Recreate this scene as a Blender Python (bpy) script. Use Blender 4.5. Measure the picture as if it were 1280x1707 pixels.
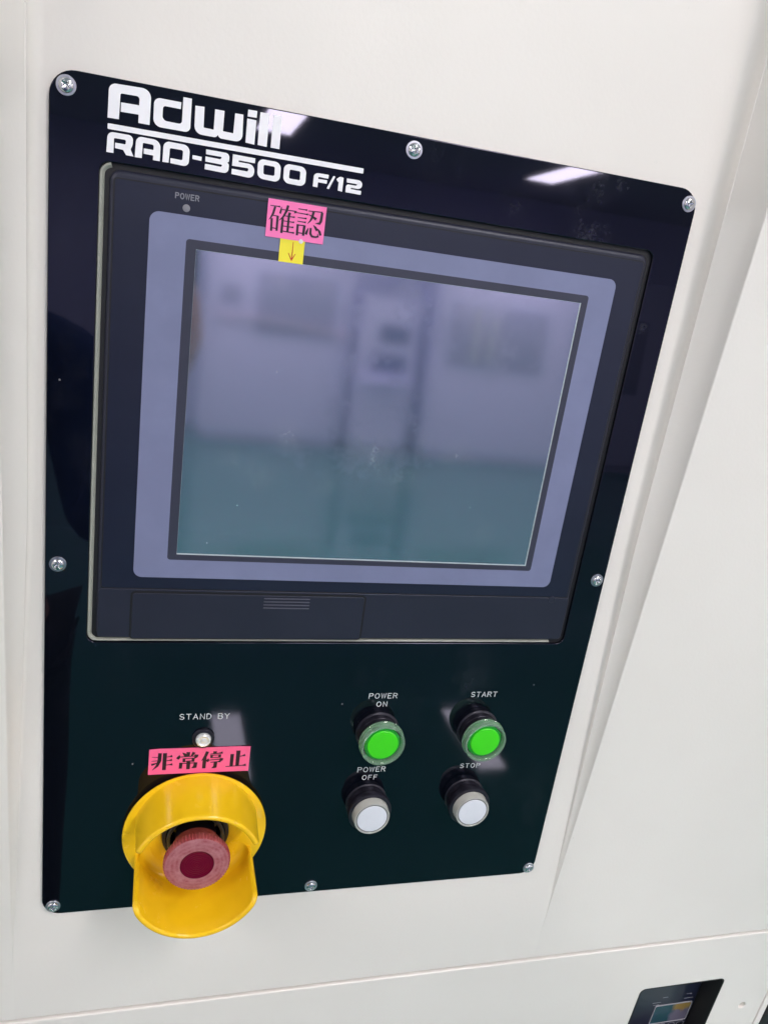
import bpy, bmesh, math, random
from mathutils import Matrix, Vector
random.seed(4)
scene = bpy.context.scene
for o in list(bpy.data.objects): bpy.data.objects.remove(o)
COL = scene.collection

# ------------------------------------------------------------------ camera, world, exposure
S = 0.45                      # metres per panel unit
TILT = math.radians(3.64)     # the control panel leans back in its pocket
CT, SN = math.cos(TILT), math.sin(TILT)
VF, WP = -0.0932, -0.005      # bend line of the pocket and its depth behind the black plate
Z0 = 1.05                     # height of the bend line above the floor
cam_d = bpy.data.cameras.new('camera'); cam = bpy.data.objects.new('camera', cam_d); COL.objects.link(cam)
Rt, Up, Bk, Lc = ([0.9580936, -0.2409866, 0.1548615], [-0.0495817, 0.3929427, 0.9182253], [-0.2821317, -0.8874241, 0.3645274], [0.056207, -0.420127, 0.519323])
cam.matrix_world = Matrix(((Rt[0], Up[0], Bk[0], Lc[0]), (Rt[1], Up[1], Bk[1], Lc[1]), (Rt[2], Up[2], Bk[2], Lc[2] + Z0), (0, 0, 0, 1)))
cam_d.sensor_fit = 'VERTICAL'; cam_d.sensor_height = 36; cam_d.lens = 36 * 1321.43 / 1707
cam_d.clip_start = 0.01; cam_d.clip_end = 100
scene.camera = cam
wd = bpy.data.worlds.new('World'); scene.world = wd; wd.use_nodes = True
wd.node_tree.nodes['Background'].inputs[0].default_value = (1.0, 0.91, 0.91, 1)
wd.node_tree.nodes['Background'].inputs[1].default_value = 1.04
scene.view_settings.view_transform = 'Standard'; scene.view_settings.look = 'None'
scene.view_settings.exposure = 0.0; scene.view_settings.gamma = 1
LAMP = 30.5                    # emission of the ceiling light diffusers
scene.cycles.use_denoising = True
scene.cycles.max_bounces = 10; scene.cycles.glossy_bounces = 6; scene.cycles.transmission_bounces = 8
scene.cycles.sample_clamp_indirect = 6
scene.cycles.blur_glossy = 0.3

# ------------------------------------------------------------------ materials
def mat(name, base, rough=0.5, metal=0.0, ior=1.5, **kw):
    m = bpy.data.materials.new(name); m.use_nodes = True
    b = m.node_tree.nodes['Principled BSDF']
    b.inputs['Base Color'].default_value = (*base, 1); b.inputs['Roughness'].default_value = rough
    b.inputs['Metallic'].default_value = metal; b.inputs['IOR'].default_value = ior
    for k, v in kw.items():
        b.inputs[k.replace('_', ' ')].default_value = v
    return m
def nd(m, t, **kw):
    n = m.node_tree.nodes.new(t)
    for k, v in kw.items():
        if k in n.inputs: n.inputs[k].default_value = v
        else: setattr(n, k, v)
    return n
def ln(m, a, b): m.node_tree.links.new(a, b)
def bsdf(m): return m.node_tree.nodes['Principled BSDF']
def coord(m, scale=(1, 1, 1)):
    tc = nd(m, 'ShaderNodeTexCoord'); mp = nd(m, 'ShaderNodeMapping'); mp.inputs['Scale'].default_value = scale
    ln(m, tc.outputs['Object'], mp.inputs[0]); return mp.outputs[0]
def noise(m, vec, scale, detail=3.0, rough=0.5):
    n = nd(m, 'ShaderNodeTexNoise'); n.inputs['Scale'].default_value = scale
    n.inputs['Detail'].default_value = detail; n.inputs['Roughness'].default_value = rough
    ln(m, vec, n.inputs['Vector']); return n.outputs['Fac']
def ramp(m, fac, stops):
    r = nd(m, 'ShaderNodeValToRGB'); e = r.color_ramp.elements
    while len(e) < len(stops): e.new(0.5)
    for i, (p, c) in enumerate(stops):
        e[i].position = p; e[i].color = (*c, 1) if isinstance(c, tuple) else (c, c, c, 1)
    ln(m, fac, r.inputs[0]); return r.outputs[0]
def bump(m, h, strength, dist=0.001):
    b = nd(m, 'ShaderNodeBump'); b.inputs['Strength'].default_value = strength; b.inputs['Distance'].default_value = dist
    ln(m, h, b.inputs['Height']); ln(m, b.outputs[0], bsdf(m).inputs['Normal'])
def mix(m, fac, a, b):
    n = nd(m, 'ShaderNodeMix', data_type='RGBA'); ln(m, fac, n.inputs[0])
    for v, i in ((a, 6), (b, 7)):
        if isinstance(v, tuple): n.inputs[i].default_value = (*v, 1)
        else: ln(m, v, n.inputs[i])
    return n.outputs[2]

M = {}
# painted sheet steel: warm white, faint orange peel, a few grey scuffs
m = M['paint'] = mat('cabinet_paint', (.85, .81, .775), .36)
c = coord(m); f = noise(m, c, 9, 4); sc = noise(m, c, 130, 5, .65)
col = mix(m, ramp(m, f, [(.35, 0.), (.7, 1.)]), (.84, .800, .768), (.858, .822, .792))
ln(m, mix(m, ramp(m, sc, [(.70, 0.), (.78, 1.)]), col, (.70, .69, .67)), bsdf(m).inputs['Base Color'])
ln(m, ramp(m, noise(m, c, 30, 3), [(.3, .30), (.7, .42)]), bsdf(m).inputs['Roughness'])
bump(m, noise(m, c, 420, 2), .045, .002)
def marks(m, spots, c):
    """soft hand marks: spots = (u, v, radius) in panel units, broken up by fine noise"""
    out = None
    fine = ramp(m, noise(m, c, 520, 5, .75), [(.40, 0.), (.66, 1.)]); wave = ramp(m, noise(m, coord(m, (1, .5, 1)), 75, 5, .7), [(.42, 0.), (.66, 1.)])
    for u, v, r, k in spots:
        d = nd(m, 'ShaderNodeVectorMath', operation='DISTANCE'); ln(m, c, d.inputs[0]); d.inputs[1].default_value = (u * S, v * S, 0)
        g_ = nd(m, 'ShaderNodeMapRange'); g_.inputs[1].default_value = r * S; g_.inputs[2].default_value = r * S * .1; g_.inputs[3].default_value = 0; g_.inputs[4].default_value = k; ln(m, d.outputs['Value'], g_.inputs[0])
        if out is None: out = g_.outputs[0]
        else: mx = nd(m, 'ShaderNodeMath', operation='MAXIMUM'); ln(m, out, mx.inputs[0]); ln(m, g_.outputs[0], mx.inputs[1]); out = mx.outputs[0]
    a = nd(m, 'ShaderNodeMath', operation='MULTIPLY'); ln(m, out, a.inputs[0]); ln(m, fine, a.inputs[1])
    b = nd(m, 'ShaderNodeMath', operation='MULTIPLY'); ln(m, a.outputs[0], b.inputs[0]); ln(m, wave, b.inputs[1]); return b.outputs[0]
# black acrylic plate with wiped smears and specks of dust
def glossy_black(name, base, dust_col, tint, rough):
    m = mat(name, base, rough, ior=1.52, Specular_Tint=(*tint, 1))
    c = coord(m); sm = noise(m, coord(m, (1, .6, 1)), 30, 8, .72); big = noise(m, c, 4.2, 2)
    sp = nd(m, 'ShaderNodeTexVoronoi'); sp.inputs['Scale'].default_value = 150; ln(m, c, sp.inputs['Vector'])
    pick = nd(m, 'ShaderNodeSeparateColor'); ln(m, sp.outputs['Color'], pick.inputs[0])
    dot = nd(m, 'ShaderNodeMath', operation='LESS_THAN'); dot.inputs[1].default_value = .085; ln(m, sp.outputs['Distance'], dot.inputs[0])
    few = nd(m, 'ShaderNodeMath', operation='GREATER_THAN'); few.inputs[1].default_value = .975; ln(m, pick.outputs[0], few.inputs[0])
    d = nd(m, 'ShaderNodeMath', operation='MULTIPLY'); ln(m, dot.outputs[0], d.inputs[0]); ln(m, few.outputs[0], d.inputs[1])
    faint = nd(m, 'ShaderNodeMath', operation='MULTIPLY'); ln(m, ramp(m, sm, [(.50, 0.), (.78, .16)]), faint.inputs[0]); ln(m, ramp(m, big, [(.5, 0.), (.72, 1.)]), faint.inputs[1])
    mask = nd(m, 'ShaderNodeMath', operation='MAXIMUM'); ln(m, faint.outputs[0], mask.inputs[0])
    ln(m, marks(m, [(.5486, 1.081, .026, .30), (.6618, 1.060, .036, .40), (.6932, 1.1262, .014, .8), (.650, 1.105, .05, .18), (.45, 1.115, .06, .10), (.7700, .95, .010, .6)], c), mask.inputs[1])
    ln(m, mix(m, d.outputs[0], mix(m, mask.outputs[0], base, dust_col), (.22, .22, .25)), bsdf(m).inputs['Base Color'])
    rr = nd(m, 'ShaderNodeMath', operation='MULTIPLY_ADD'); rr.inputs[1].default_value = .16; rr.inputs[2].default_value = rough
    ln(m, mask.outputs[0], rr.inputs[0]); ln(m, rr.outputs[0], bsdf(m).inputs['Roughness'])
    return m
M['plate'] = glossy_black('black_acrylic', (.0022, .0032, .0065), (.16, .16, .20), (.76, .74, 1.), .03)
M['plate_edge'] = mat('plate_edge', (.012, .011, .011), .3)
# the touch panel: several coated films in front of a dark display
m = M['screen'] = mat('display_glass', (.055, .09, .135), .10, ior=4.0, Specular_Tint=(.93, .89, 1., 1))
c = coord(m); fp = noise(m, c, 38, 6, .7); big = noise(m, c, 7, 2)
mk = nd(m, 'ShaderNodeMath', operation='MULTIPLY'); ln(m, ramp(m, fp, [(.5, 0.), (.8, 1.)]), mk.inputs[0]); ln(m, ramp(m, big, [(.45, 0.), (.65, 1.)]), mk.inputs[1])
rr = nd(m, 'ShaderNodeMath', operation='MULTIPLY_ADD'); rr.inputs[1].default_value = .16; rr.inputs[2].default_value = .07; ln(m, mk.outputs[0], rr.inputs[0]); ln(m, rr.outputs[0], bsdf(m).inputs['Roughness'])
prints = marks(m, [(.2905, .7636, .03, .8), (.3987, .7391, .05, 1.), (.45, .7086, .035, 1.), (.5268, .7484, .03, .8), (.2571, .7045, .03, .9), (.4719, .7614, .025, .9), (.22, .72, .02, .9), (.35, .70, .03, .7), (.58, .64, .03, .5)], c)
vz = nd(m, 'ShaderNodeTexVoronoi'); vz.inputs['Scale'].default_value = 190; ln(m, c, vz.inputs['Vector'])
sc_ = nd(m, 'ShaderNodeSeparateColor'); ln(m, vz.outputs['Color'], sc_.inputs[0])
d1 = nd(m, 'ShaderNodeMath', operation='LESS_THAN'); d1.inputs[1].default_value = .07; ln(m, vz.outputs['Distance'], d1.inputs[0])
d2 = nd(m, 'ShaderNodeMath', operation='GREATER_THAN'); d2.inputs[1].default_value = .972; ln(m, sc_.outputs[0], d2.inputs[0])
d3 = nd(m, 'ShaderNodeMath', operation='MULTIPLY'); ln(m, d1.outputs[0], d3.inputs[0]); ln(m, d2.outputs[0], d3.inputs[1])
ln(m, mix(m, d3.outputs[0], mix(m, prints, mix(m, mk.outputs[0], (.055, .09, .135), (.075, .11, .155)), (.26, .30, .34)), (.5, .52, .52)), bsdf(m).inputs['Base Color'])
def plastic(name, base, rough, tint=(.85, .88, 1.), grain=.06, gscale=900):
    m = mat(name, base, rough, Specular_Tint=(*tint, 1)); c = coord(m)
    bump(m, noise(m, c, gscale, 2), grain, .0006)
    f = noise(m, c, 25, 4, .6)
    ln(m, mix(m, ramp(m, f, [(.4, 0.), (.75, 1.)]), base, tuple(min(1, x * 1.12 + .002) for x in base)), bsdf(m).inputs['Base Color'])
    return m
M['bezel'] = plastic('dark_housing_plastic', (.015, .016, .031), .42)
M['film'] = plastic('overlay_film', (.008, .010, .027), .38, grain=.04)
M['grey_print'] = plastic('lavender_grey_print', (.188, .205, .345), .42, grain=.02)
M['dark_print'] = plastic('charcoal_print', (.037, .038, .062), .42, grain=.02)
M['rim_glint'] = mat('screen_edge_glint', (.42, .48, .52), .25)
M['gasket'] = plastic('pale_metal_trim', (.33, .34, .30), .38, grain=.0)
M['groove'] = mat('groove_dark', (.004, .004, .008), .6)
M['ink_white'] = mat('white_ink', (.93, .92, .98), .5)
M['ink_soft'] = mat('engraved_white_ink', (.72, .75, .78), .5)
M['ink_grey'] = mat('grey_ink', (.22, .22, .26), .5)
M['ink_black'] = mat('black_ink', (.022, .008, .02), .45)
M['ink_red'] = mat('red_pen', (.55, .06, .015), .5)
M['pink'] = plastic('pink_sticker_paper', (1.0, .14, .33), .36, (1, 1, 1), .03, 300)
M['pink_magenta'] = plastic('magenta_pink_paper', (1.0, .20, .50), .36, (1, 1, 1), .03, 300)
M['yellow_paper'] = plastic('yellow_sticker_paper', (.90, .78, .045), .42, (1, 1, 1), .03, 300)
M['tape'] = mat('white_paper_scrap', (.8, .78, .8), .5)
M['guard'] = plastic('yellow_guard_plastic', (.92, .56, .010), .17, (1, 1, 1), .012, 60)
m = M['guard']; gn = noise(m, coord(m), 55, 5, .6); ln(m, ramp(m, gn, [(.3, .10), (.7, .30)]), bsdf(m).inputs['Roughness'])
m = M['red'] = mat('faded_red_plastic', (.40, .07, .085), .42)
c = coord(m); rv = nd(m, 'ShaderNodeTexWave', wave_type='RINGS', rings_direction='Z'); rv.inputs['Scale'].default_value = 95; rv.inputs['Distortion'].default_value = 3.0; rv.inputs['Detail'].default_value = 3; ln(m, c, rv.inputs['Vector'])
f1 = noise(m, c, 140, 5, .65)
ln(m, mix(m, ramp(m, f1, [(.35, 0.), (.7, 1.)]), mix(m, rv.outputs['Fac'], (.29, .04, .055), (.38, .075, .09)), (.43, .12, .135)), bsdf(m).inputs['Base Color'])
m = M['red_worn'] = mat('chalky_worn_red', (.45, .16, .19), .55)
c = coord(m); rv = nd(m, 'ShaderNodeTexWave', wave_type='RINGS', rings_direction='Z'); rv.inputs['Scale'].default_value = 120; rv.inputs['Distortion'].default_value = 4.0; rv.inputs['Detail'].default_value = 4; ln(m, c, rv.inputs['Vector'])
f1 = noise(m, c, 170, 6, .7)
ln(m, mix(m, ramp(m, f1, [(.38, 0.), (.68, 1.)]), mix(m, rv.outputs['Fac'], (.29, .06, .08), (.37, .11, .135)), (.46, .20, .225)), bsdf(m).inputs['Base Color'])
m = M['red_lens'] = mat('dark_red_lens', (.13, .001, .022), .35, ior=1.2)
c = coord(m); rv = nd(m, 'ShaderNodeTexWave', wave_type='RINGS', rings_direction='Z'); rv.inputs['Scale'].default_value = 210; rv.inputs['Distortion'].default_value = .4; ln(m, c, rv.inputs['Vector']); bump(m, rv.outputs['Fac'], .35, .0006)
M['black_plastic'] = plastic('black_switch_plastic', (.012, .011, .018), .34, (.85, .85, 1.), .03)
M['collar_metal'] = mat('dull_grey_metal', (.07, .07, .065), .35, .6)
m = M['screw'] = mat('zinc_plated_steel', (.62, .63, .66), .2, 1.0)
bump(m, noise(m, coord(m), 500, 3), .12, .0008)
M['washer'] = mat('flat_zinc_washer', (.50, .50, .58), .34, 1.0)
M['clear'] = mat('clear_plastic', (.62, .93, .68), .07, ior=1.46, Transmission_Weight=.80)
M['clear_white'] = mat('milky_clear_plastic', (.90, .90, .87), .12, ior=1.46, Transmission_Weight=.55)
M['green'] = mat('green_lens', (.055, .74, .008), .38)
M['green_dark'] = mat('green_skirt', (.02, .36, .035), .25)
M['white_lens'] = plastic('white_lens', (.74, .76, .84), .36, (1, 1, 1), .02)
M['white_skirt'] = mat('ivory_skirt', (.70, .67, .60), .3)
M['ring_grey'] = mat('ring_grey', (.16, .16, .17), .4)
M['rib'] = plastic('rib_plastic', (.075, .075, .105), .35)
M['lamp_lens'] = mat('faceted_clear_lens', (.86, .87, .88), .12, .35)
M['dark_inside'] = mat('matt_black_inside', (.010, .010, .012), .5)
M['device_face'] = mat('navy_gauge_face', (.012, .014, .035), .3)
m = M['lcd'] = mat('gauge_display_reflection', (.03, .10, .12), .25)  # mirrored surroundings painted into the colour: blue-green, yellow and lilac patches
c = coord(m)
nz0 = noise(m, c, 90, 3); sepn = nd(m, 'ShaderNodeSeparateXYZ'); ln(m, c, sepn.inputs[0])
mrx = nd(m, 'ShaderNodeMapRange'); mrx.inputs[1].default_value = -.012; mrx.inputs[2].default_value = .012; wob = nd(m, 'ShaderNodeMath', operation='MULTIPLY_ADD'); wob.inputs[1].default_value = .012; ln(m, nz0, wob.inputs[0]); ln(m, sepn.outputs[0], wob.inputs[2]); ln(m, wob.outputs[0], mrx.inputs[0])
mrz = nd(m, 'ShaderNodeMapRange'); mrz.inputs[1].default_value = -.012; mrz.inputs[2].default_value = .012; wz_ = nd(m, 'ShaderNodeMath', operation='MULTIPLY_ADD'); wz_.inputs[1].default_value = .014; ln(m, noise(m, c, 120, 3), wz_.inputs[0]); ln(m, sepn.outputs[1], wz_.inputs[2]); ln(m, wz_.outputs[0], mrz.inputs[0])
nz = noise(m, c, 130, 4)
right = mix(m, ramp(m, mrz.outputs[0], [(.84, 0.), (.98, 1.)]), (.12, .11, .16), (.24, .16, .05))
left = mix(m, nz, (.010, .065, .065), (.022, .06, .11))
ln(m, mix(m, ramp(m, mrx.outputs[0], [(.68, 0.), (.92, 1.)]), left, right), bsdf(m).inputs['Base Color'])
M['ink_line'] = mat('pale_grey_print', (.30, .30, .34), .5)
m = M['floor'] = mat('green_epoxy_floor', (.025, .17, .145), .05, ior=2.0)
c = coord(m); ln(m, mix(m, noise(m, c, 2.0, 4), (.024, .175, .145), (.034, .205, .17)), bsdf(m).inputs['Base Color']); ln(m, ramp(m, noise(m, c, 5, 3), [(.3, .035), (.7, .06)]), bsdf(m).inputs['Roughness'])
M['ceiling'] = mat('ceiling_panel_white', (.60, .60, .66), .8)
M['wall'] = mat('cleanroom_wall_lilac', (.62, .61, .92), .6)
M['far_paint'] = mat('lilac_white_paint', (.64, .62, .93), .45)
M['far_dark'] = mat('tinted_window', (.38, .38, .60), .2)
M['light_frame'] = mat('light_frame_white', (.8, .8, .8), .5)
m = M['diffuser'] = bpy.data.materials.new('lit_diffuser'); m.use_nodes = True
b = bsdf(m); b.inputs['Base Color'].default_value = (.9, .9, .9, 1); b.inputs['Emission Color'].default_value = (1., .930, .905, 1); b.inputs['Emission Strength'].default_value = LAMP
M['caution'] = mat('yellow_floor_tape', (.75, .55, .03), .5)
M['cloth_blue'] = mat('blue_cloth', (.04, .09, .30), .8)

# ------------------------------------------------------------------ helpers
def place(u, v, w=0.0):
    return Vector((u * S, ((v - VF) * SN - (w - WP) * CT) * S, Z0 + ((v - VF) * CT + (w - WP) * SN) * S))
ROT = (math.pi / 2 - TILT, 0, 0)
def finish(me, ang=35):
    me.set_sharp_from_angle(angle=math.radians(ang)); return me
def bm_mesh(name, bm, ang=35):
    bmesh.ops.remove_doubles(bm, verts=bm.verts, dist=1e-7)
    lay = bm.faces.layers.int.get('cap')
    flags = [not (lay and f[lay]) for f in bm.faces]
    me = bpy.data.meshes.new(name); bm.to_mesh(me); bm.free()
    if 'cap' in me.attributes: me.attributes.remove(me.attributes['cap'])
    finish(me, ang); me.polygons.foreach_set('use_smooth', flags); return me
def link(name, me, material, parent=None):
    o = bpy.data.objects.new(name, me); COL.objects.link(o)
    if material is not None and not me.materials: me.materials.append(material)
    if parent is not None: o.parent = parent
    return o
def obj(name, bm, material, parent=None, ang=35): return link(name, bm_mesh(name, bm, ang), material, parent)
def thing(name, label, cat, loc, rot=ROT, group=None):
    o = bpy.data.objects.new(name, None); COL.objects.link(o); o.empty_display_size = .02
    o.location = loc; o.rotation_euler = rot; o['label'] = label; o['category'] = cat
    if group: o['group'] = group
    return o
def rr(u0, v0, u1, v1, r, n=8):
    r = max(r, 1e-6); pts = []
    for cx, cy, a in ((u1 - r, v1 - r, 0), (u0 + r, v1 - r, 90), (u0 + r, v0 + r, 180), (u1 - r, v0 + r, 270)):
        for k in range(n + 1):
            t = math.radians(a + 90 * k / n); pts.append((cx + r * math.cos(t), cy + r * math.sin(t)))
    return pts
def loop(bm, pts, w): return [bm.verts.new((x * S, y * S, w * S)) for x, y in pts]
def strip(bm, a, b):
    n = len(a)
    for i in range(n): bm.faces.new((a[i], a[(i + 1) % n], b[(i + 1) % n], b[i]))
def cap_ring(bm, a, b=None):
    """fills the face between a closed outer loop and optional holes"""
    es = []
    for l in [a] + (b or []):
        for i in range(len(l)):
            e = bm.edges.get((l[i], l[(i + 1) % len(l)])) or bm.edges.new((l[i], l[(i + 1) % len(l)])); es.append(e)
    lay = bm.faces.layers.int.get('cap') or bm.faces.layers.int.new('cap')
    r_ = bmesh.ops.triangle_fill(bm, use_beauty=True, use_dissolve=False, edges=es)
    for f in r_['geom']:
        if isinstance(f, bmesh.types.BMFace): f[lay] = 1      # flat caps keep a flat normal, so that mirrors stay true
def slab(rect, r, w0, w1, bev, hole=None, hr=0, hbev=0, seg=3, back=False):
    """rounded plate between depths w0..w1 with a rounded front edge and an optional rounded hole; front faces +w"""
    bm = bmesh.new(); bm.faces.layers.int.new('cap'); u0, v0, u1, v1 = rect; prev = loop(bm, rr(u0, v0, u1, v1, r), w0)
    if back: cap_ring(bm, prev)
    for k in range(seg + 1):
        a = math.pi / 2 * k / seg; i = bev * (1 - math.cos(a)); w = w1 - bev * (1 - math.sin(a))
        cur = loop(bm, rr(u0 + i, v0 + i, u1 - i, v1 - i, max(r - i, .0003)), w); strip(bm, prev, cur); prev = cur
    hl = []
    if hole:
        x0, y0, x1, y1 = hole; pv = loop(bm, rr(x0, y0, x1, y1, hr), w0)
        for k in range(seg + 1):
            a = math.pi / 2 * k / seg; i = hbev * (1 - math.cos(a)); w = w1 - hbev * (1 - math.sin(a))
            cur = loop(bm, rr(x0 - i, y0 - i, x1 + i, y1 + i, hr + i), w); strip(bm, cur, pv); pv = cur
        hl = [pv]
    cap_ring(bm, prev, hl); bmesh.ops.recalc_face_normals(bm, faces=bm.faces); return bm
def sheet(rect, r, w, hole=None, hr=0):
    bm = bmesh.new(); a = loop(bm, rr(*rect, r), w); cap_ring(bm, a, [loop(bm, rr(*hole, hr), w)] if hole else None); return up(bm)
def up(bm):
    for f in bm.faces:
        f.normal_update()
        if f.normal.z < 0: f.normal_flip()
    return bm
def lathe(prof, n=48, bm=None, c=(0, 0), wob=None):
    bm = bm or bmesh.new(); rings = []
    for r, w in prof:
        if r < 1e-6: rings.append([bm.verts.new((c[0] * S, c[1] * S, w * S))])
        else: rings.append([bm.verts.new(((c[0] + (r + (wob(k, n, r, w) if wob else 0)) * math.cos(2 * math.pi * k / n)) * S, (c[1] + (r + (wob(k, n, r, w) if wob else 0)) * math.sin(2 * math.pi * k / n)) * S, w * S)) for k in range(n)])
    for a, b in zip(rings, rings[1:]):
        for k in range(n):
            j = (k + 1) % n
            if len(a) == 1 and len(b) == 1: continue
            if len(a) == 1: bm.faces.new((a[0], b[j], b[k]))
            elif len(b) == 1: bm.faces.new((a[k], a[j], b[0]))
            else: bm.faces.new((a[k], a[j], b[j], b[k]))
    bmesh.ops.recalc_face_normals(bm, faces=bm.faces); return bm
def ribbon(bm, pts, w, cap=True):
    """a pen stroke: pts = (x, y, width) in panel units, flat at height w"""
    P = [Vector((p[0], p[1])) for p in pts]; n = len(P); L = []; Rr = []
    for i in range(n):
        d = ((P[min(i + 1, n - 1)] - P[i]).normalized() + (P[i] - P[max(i - 1, 0)]).normalized())
        if d.length < 1e-9: d = P[min(i + 1, n - 1)] - P[max(i - 1, 0)]
        d.normalize(); nn = Vector((-d.y, d.x)); seg = (P[min(i + 1, n - 1)] - P[min(i, n - 2)]).normalized()
        k = max(.5, abs(nn.dot(Vector((-seg.y, seg.x))))); h = pts[i][2] / 2 / k
        L.append(P[i] + nn * h); Rr.append(P[i] - nn * h)
    def arc(c, a, b):
        out = []; va, vb = a - c, b - c; a0 = math.atan2(va.y, va.x)
        for k in range(1, 6): t = a0 - math.pi * k / 6; out.append(c + Vector((math.cos(t), math.sin(t))) * va.length)
        return out
    V = lambda q: bm.verts.new((q.x * S, q.y * S, w * S))
    l = [V(q) for q in L]; r = [V(q) for q in Rr]
    for i in range(n - 1): bm.faces.new((r[i], r[i + 1], l[i + 1], l[i]))
    if cap:
        bm.faces.new([l[-1]] + [V(q) for q in arc(P[-1], L[-1], Rr[-1])] + [r[-1]])
        bm.faces.new([r[0]] + [V(q) for q in arc(P[0], Rr[0], L[0])] + [l[0]])
# single-line engraving letters on a 0..0.7 x 0..1 grid
def arcp(cx, cy, rx, ry, a0, a1, n=10): return [(cx + rx * math.cos(math.radians(a0 + (a1 - a0) * k / n)), cy + ry * math.sin(math.radians(a0 + (a1 - a0) * k / n))) for k in range(n + 1)]
GL = {
 'P': [[(0, 0), (0, 1), (.4, 1)] + arcp(.42, .76, .26, .24, 90, -90, 8) + [(0, .52)]],
 'O': [arcp(.38, .5, .38, .5, 90, 450, 24)],
 'W': [[(0, 1), (.2, 0), (.42, .95), (.64, 0), (.84, 1)]],
 'E': [[(.6, 1), (0, 1), (0, 0), (.62, 0)], [(0, .52), (.5, .52)]],
 'R': [[(0, 0), (0, 1), (.4, 1)] + arcp(.42, .76, .25, .24, 90, -90, 8) + [(0, .52)], [(.36, .52), (.68, 0)]],
 'N': [[(0, 0), (0, 1), (.66, 0), (.66, 1)]],
 'F': [[(.6, 1), (0, 1), (0, 0)], [(0, .52), (.5, .52)]],
 'S': [arcp(.33, .75, .31, .25, 25, 270, 12) + arcp(.33, .25, .33, .25, 90, -155, 12)],
 'T': [[(0, 1), (.7, 1)], [(.35, 1), (.35, 0)]],
 'A': [[(0, 0), (.36, 1), (.72, 0)], [(.13, .34), (.59, .34)]],
 'D': [[(0, 0), (0, 1), (.28, 1)] + arcp(.28, .5, .38, .5, 90, -90, 10) + [(0, 0)]],
 'B': [[(0, 0), (0, 1), (.36, 1)] + arcp(.38, .77, .24, .23, 90, -90, 8) + [(0, .54)], [(.38, .54)] + arcp(.38, .27, .28, .27, 90, -90, 8) + [(0, 0)]],
 'Y': [[(0, 1), (.35, .48), (.7, 1)], [(.35, .48), (.35, 0)]],
}
WID = {'W': .84, 'O': .76, 'A': .72, 'N': .66, 'B': .66, 'D': .66, 'E': .62, 'F': .6, 'S': .66, ' ': .42}
def text_bm(word, u0, u1, base, cap, pen, w, org=(0, 0), bm=None, nar=.94):
    bm = bm or bmesh.new(); ws = [WID.get(ch, .7) for ch in word]
    gap = (u1 - u0 - pen - sum(ws) * cap * nar) / max(1, len(word) - 1); x = u0 + pen / 2; k = 0
    for ch, cw in zip(word, ws):
        for st in GL.get(ch, []):
            ribbon(bm, [(x + px * cap * nar - org[0], base + pen / 2 + py * (cap - pen) - org[1], pen) for px, py in st], w + .00004 * k); k += 1
        x += cw * cap * nar + gap
    return bm
def stroke_bm(strokes, w, org=(0, 0), cap=False, bm=None, fat=1.22):
    bm = bm or bmesh.new()
    for k, st in enumerate(strokes): ribbon(bm, [(x - org[0], y - org[1], t * fat) for x, y, t in st], w + .00003 * k, cap)
    return bm
def box(bm, x0, y0, z0, x1, y1, z1):
    v = [bm.verts.new(p) for p in ((x0, y0, z0), (x1, y0, z0), (x1, y1, z0), (x0, y1, z0), (x0, y0, z1), (x1, y0, z1), (x1, y1, z1), (x0, y1, z1))]
    for f in ((3, 2, 1, 0), (4, 5, 6, 7), (0, 1, 5, 4), (1, 2, 6, 5), (2, 3, 7, 6), (3, 0, 4, 7)): bm.faces.new([v[i] for i in f])
    return bm
def bevelled(bm, w, seg=2):
    bmesh.ops.bevel(bm, geom=list(bm.edges), offset=w, segments=seg, affect='EDGES', profile=.5); return bm

# ------------------------------------------------------------------ the room the machine stands in (seen only in reflections)
def struct(name, bm, material, loc=(0, 0, 0)):
    o = obj(name, bm, material); o['kind'] = 'structure'; o.location = loc; return o
struct('floor', box(bmesh.new(), -6, -10, -.1, 9, 3, 0), M['floor'])
struct('ceiling', box(bmesh.new(), -6, -10, 2.9, 9, 3, 3.0), M['ceiling'])
struct('wall', box(bmesh.new(), -6, -8.6, 0, 9, -8.5, 2.9), M['wall'])
LIGHTS = [(-1.67, y) for y in (-6.6, -3.45, -1.45)] + [(.93, y) for y in (-6.6, -3.45, -1.45)] + [(3.53, y) for y in (-6.6, -3.45, -1.45)]
def ceiling_light(x, y):
    t = thing('ceiling_light', 'narrow white ceiling light panel, lit, one of the rows over the machine', 'ceiling light', (x, y, 2.9), (0, 0, 0), 'lit ceiling light panels')
    fr = slab((-.17 / S, -.62 / S, .17 / S, .62 / S), .02 / S, -.03 / S, -.001 / S, .002 / S, (-.15 / S, -.6 / S, .15 / S, .6 / S), .015 / S, .002 / S)
    obj('light_frame', fr, M['light_frame'], t)
    obj('diffuser', box(bmesh.new(), -.149, -.599, -.022, .149, .599, -.012), M['diffuser'], t)
    return t
l0 = ceiling_light(*LIGHTS[0])
for x, y in LIGHTS[1:]:
    c_ = l0.copy(); COL.objects.link(c_); c_.location = (x, y, 2.9)
    if (x, y) == (.93, -6.6): c_['label'] = 'lit ceiling light panel mirrored right beside the large white letters'
    if (x, y) == (3.53, -6.6): c_['label'] = 'lit ceiling light panel mirrored near the top right corner of the black plate'
    for ch in list(l0.children):
        d_ = ch.copy(); COL.objects.link(d_); d_.parent = c_
M['far_screen'] = mat('dark_blue_display', (.07, .08, .24), .3)
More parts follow.
